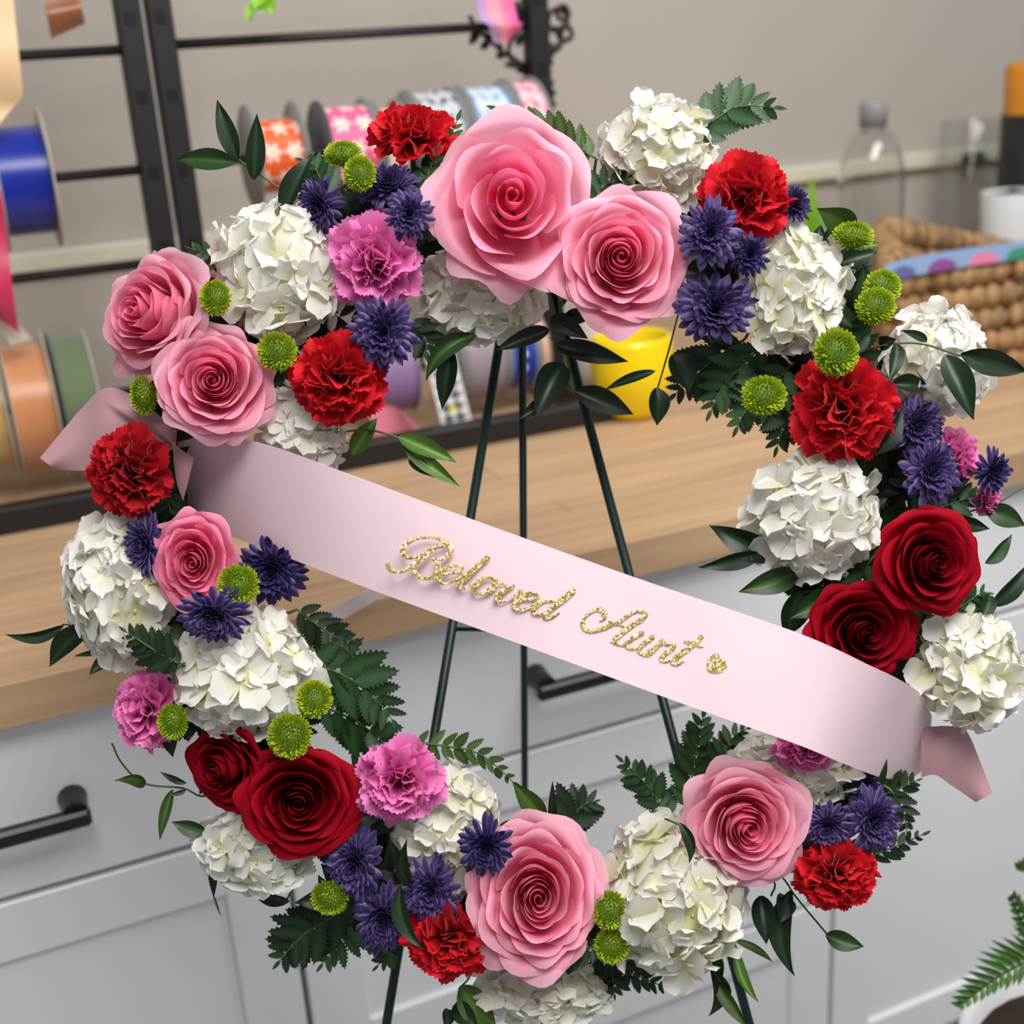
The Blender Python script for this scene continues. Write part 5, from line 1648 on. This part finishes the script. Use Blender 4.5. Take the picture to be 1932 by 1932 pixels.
v, c = [], []
for j in range(14):
    t = j / 13
    for i in range(90):
        s = i / 89
        px = 1668 + (1990 - 1668) * s
        top = 502 - 62 * s ** 0.7 + 8 * s
        v.append(on_y(px, top + t * (36 - 4 * s), 1.318 - .004 * math.sin(s * 3)))
        c.append(stripcol(s, t))
o = sheet('paper_border', v, 90, 14, 0.0006, M_PRINT, c)
tag(o, 'pale blue paper border strip with coloured dots along the basket rim', 'paper strip')

# small green plant behind the bottle
gp = thing('sprouting_plant', 'small blurred green plant beside the glass bottle', 'plant', on_y(1530, 470, 1.8) * [1, 1, 0] + [0, 0, CT])
for (bx, by_, tx, ty, w) in ((1528, 480, 1530, 322, 20), (1530, 480, 1512, 350, 18), (1530, 490, 1548, 380, 18), (1525, 480, 1506, 400, 16)):
    A, B = on_y(bx, by_, 1.8), on_y(tx, ty, 1.79)
    obj('leaf', mesh('leaf', *leaf_mesh(0.1, [lin(104, 150, 50), lin(130, 176, 70)], rnd)[:2], M_LIME), gp, leaf_matrix(A, B, w / FPX * 2.1))
base = on_y(1528, 485, 1.8)
MB().lathe([(0, 0.001), (.022, .001), (.028, max(.03, base[2] - CT)), (.025, max(.03, base[2] - CT)), (0, max(.02, base[2] - CT - .006))], 20, (base[0], base[1], CT)).build('pot', M_WHITE, gp)

# folded white ribbon behind the lower edge of the sash
hang('folded_ribbon', 'folded white and pink ribbon lying on the worktop edge below the sash', [((570, 1178), (578, 1204)), ((640, 1140), (650, 1166)), ((700, 1108), (715, 1130))], 1.036, satin_mat('white_ribbon', lin(226, 210, 216), 0.5), bow=0.004)

# potted fern at the lower corner
pf = thing('potted_fern', 'green fern in a tall white planter at the lower corner', 'plant', (*on_z(2010, 1950, .60)[:2] * .62, 0))
c0 = at(2075, 1990, 1.12)
pf.location = (c0[0], c0[1], 0)
zt_ = at(1900, 2000, 1.12)[2]
MB().lathe([(0, .001), (.075, .001), (.085, .02), (.115, zt_ - .012), (.119, zt_ - .006), (.117, zt_), (.106, zt_), (.104, zt_ - .03), (0, zt_ - .035)], 40, (c0[0], c0[1], 0)).build('planter', M_WHITE, pf)
M_FERN2 = plain('boston_fern', lin(58, 96, 30), 0.5, var=0.2, scale=80)


def boston(pts, hw, n, d0, d1):
    P = smooth_poly(pts, 8)
    n0 = len(P)
    root = np.array([c0[0], c0[1], zt_ - .03])
    R3 = [root] + [at(*P[i], d0 + (d1 - d0) * i / n0) for i in range(n0)]
    fr_ = MB().tube(R3, .0012, 5).build('frond', M_FERN2, pf)
    for i in range(n):
        s = (i + .5) / n
        q = np.array([np.interp(s, np.linspace(0, 1, n0), P[:, k]) for k in (0, 1)])
        q2 = np.array([np.interp(min(1, s + .03), np.linspace(0, 1, n0), P[:, k]) for k in (0, 1)])
        tg = (q2 - q) / (np.linalg.norm(q2 - q) + 1e-9)
        for sd in (-1, 1):
            a = sd * math.radians(62 - 20 * s)
            dr = np.array([tg[0] * math.cos(a) - tg[1] * math.sin(a), tg[0] * math.sin(a) + tg[1] * math.cos(a)])
            l = hw * (1 - .75 * s ** 2) * rnd.uniform(.85, 1.1) * (1 if sd > 0 else .55)
            dd = d0 + (d1 - d0) * s
            o = obj('leaflet', FLEAF, fr_)
            o.matrix_basis = Matrix.Translation(pf.location * 0) @ leaf_matrix(at(*q, dd), at(*(q + dr * l), dd - .005), 13 / FPX * dd, rnd.uniform(-.3, .3))
            o.parent = fr_
            o.matrix_basis = Matrix.Translation(pf.location).inverted() @ o.matrix_basis
            o.matrix_basis = Matrix.Translation(pf.location) @ o.matrix_basis


_v, _f, _cc = leaf_mesh(0.05, [lin(58, 96, 30), lin(70, 110, 40)], rnd)
FLEAF = mesh('leaflet', _v, _f, M_FERN2)
boston([(2010, 1790), (1950, 1808), (1880, 1845), (1808, 1898)], 86, 17, 1.12, 1.06)
boston([(2010, 1800), (1960, 1770), (1930, 1740), (1905, 1690)], 60, 12, 1.13, 1.12)
MB().lathe([(.104, zt_ - .02), (.05, zt_ - .012), (0, zt_ - .012)], 28, (c0[0], c0[1], 0)).build('soil', plain('potting_soil', lin(44, 32, 24), 0.95, var=0.4, scale=200), pf)
for pts, a_, b_ in (([(2100, 1840), (2180, 1760), (2260, 1750), (2330, 1800)], 1.12, 1.08), ([(2080, 1840), (2110, 1720), (2160, 1640), (2230, 1610)], 1.14, 1.16),
                    ([(2060, 1840), (2070, 1720), (2060, 1620), (2030, 1540)], 1.15, 1.18), ([(2090, 1880), (2150, 1850), (2200, 1880), (2240, 1950)], 1.08, 1.02)):
    boston(pts, 70, 13, a_, b_)
boston([(2010, 1700), (1975, 1660), (1945, 1640), (1918, 1636)], 40, 9, 1.15, 1.13)
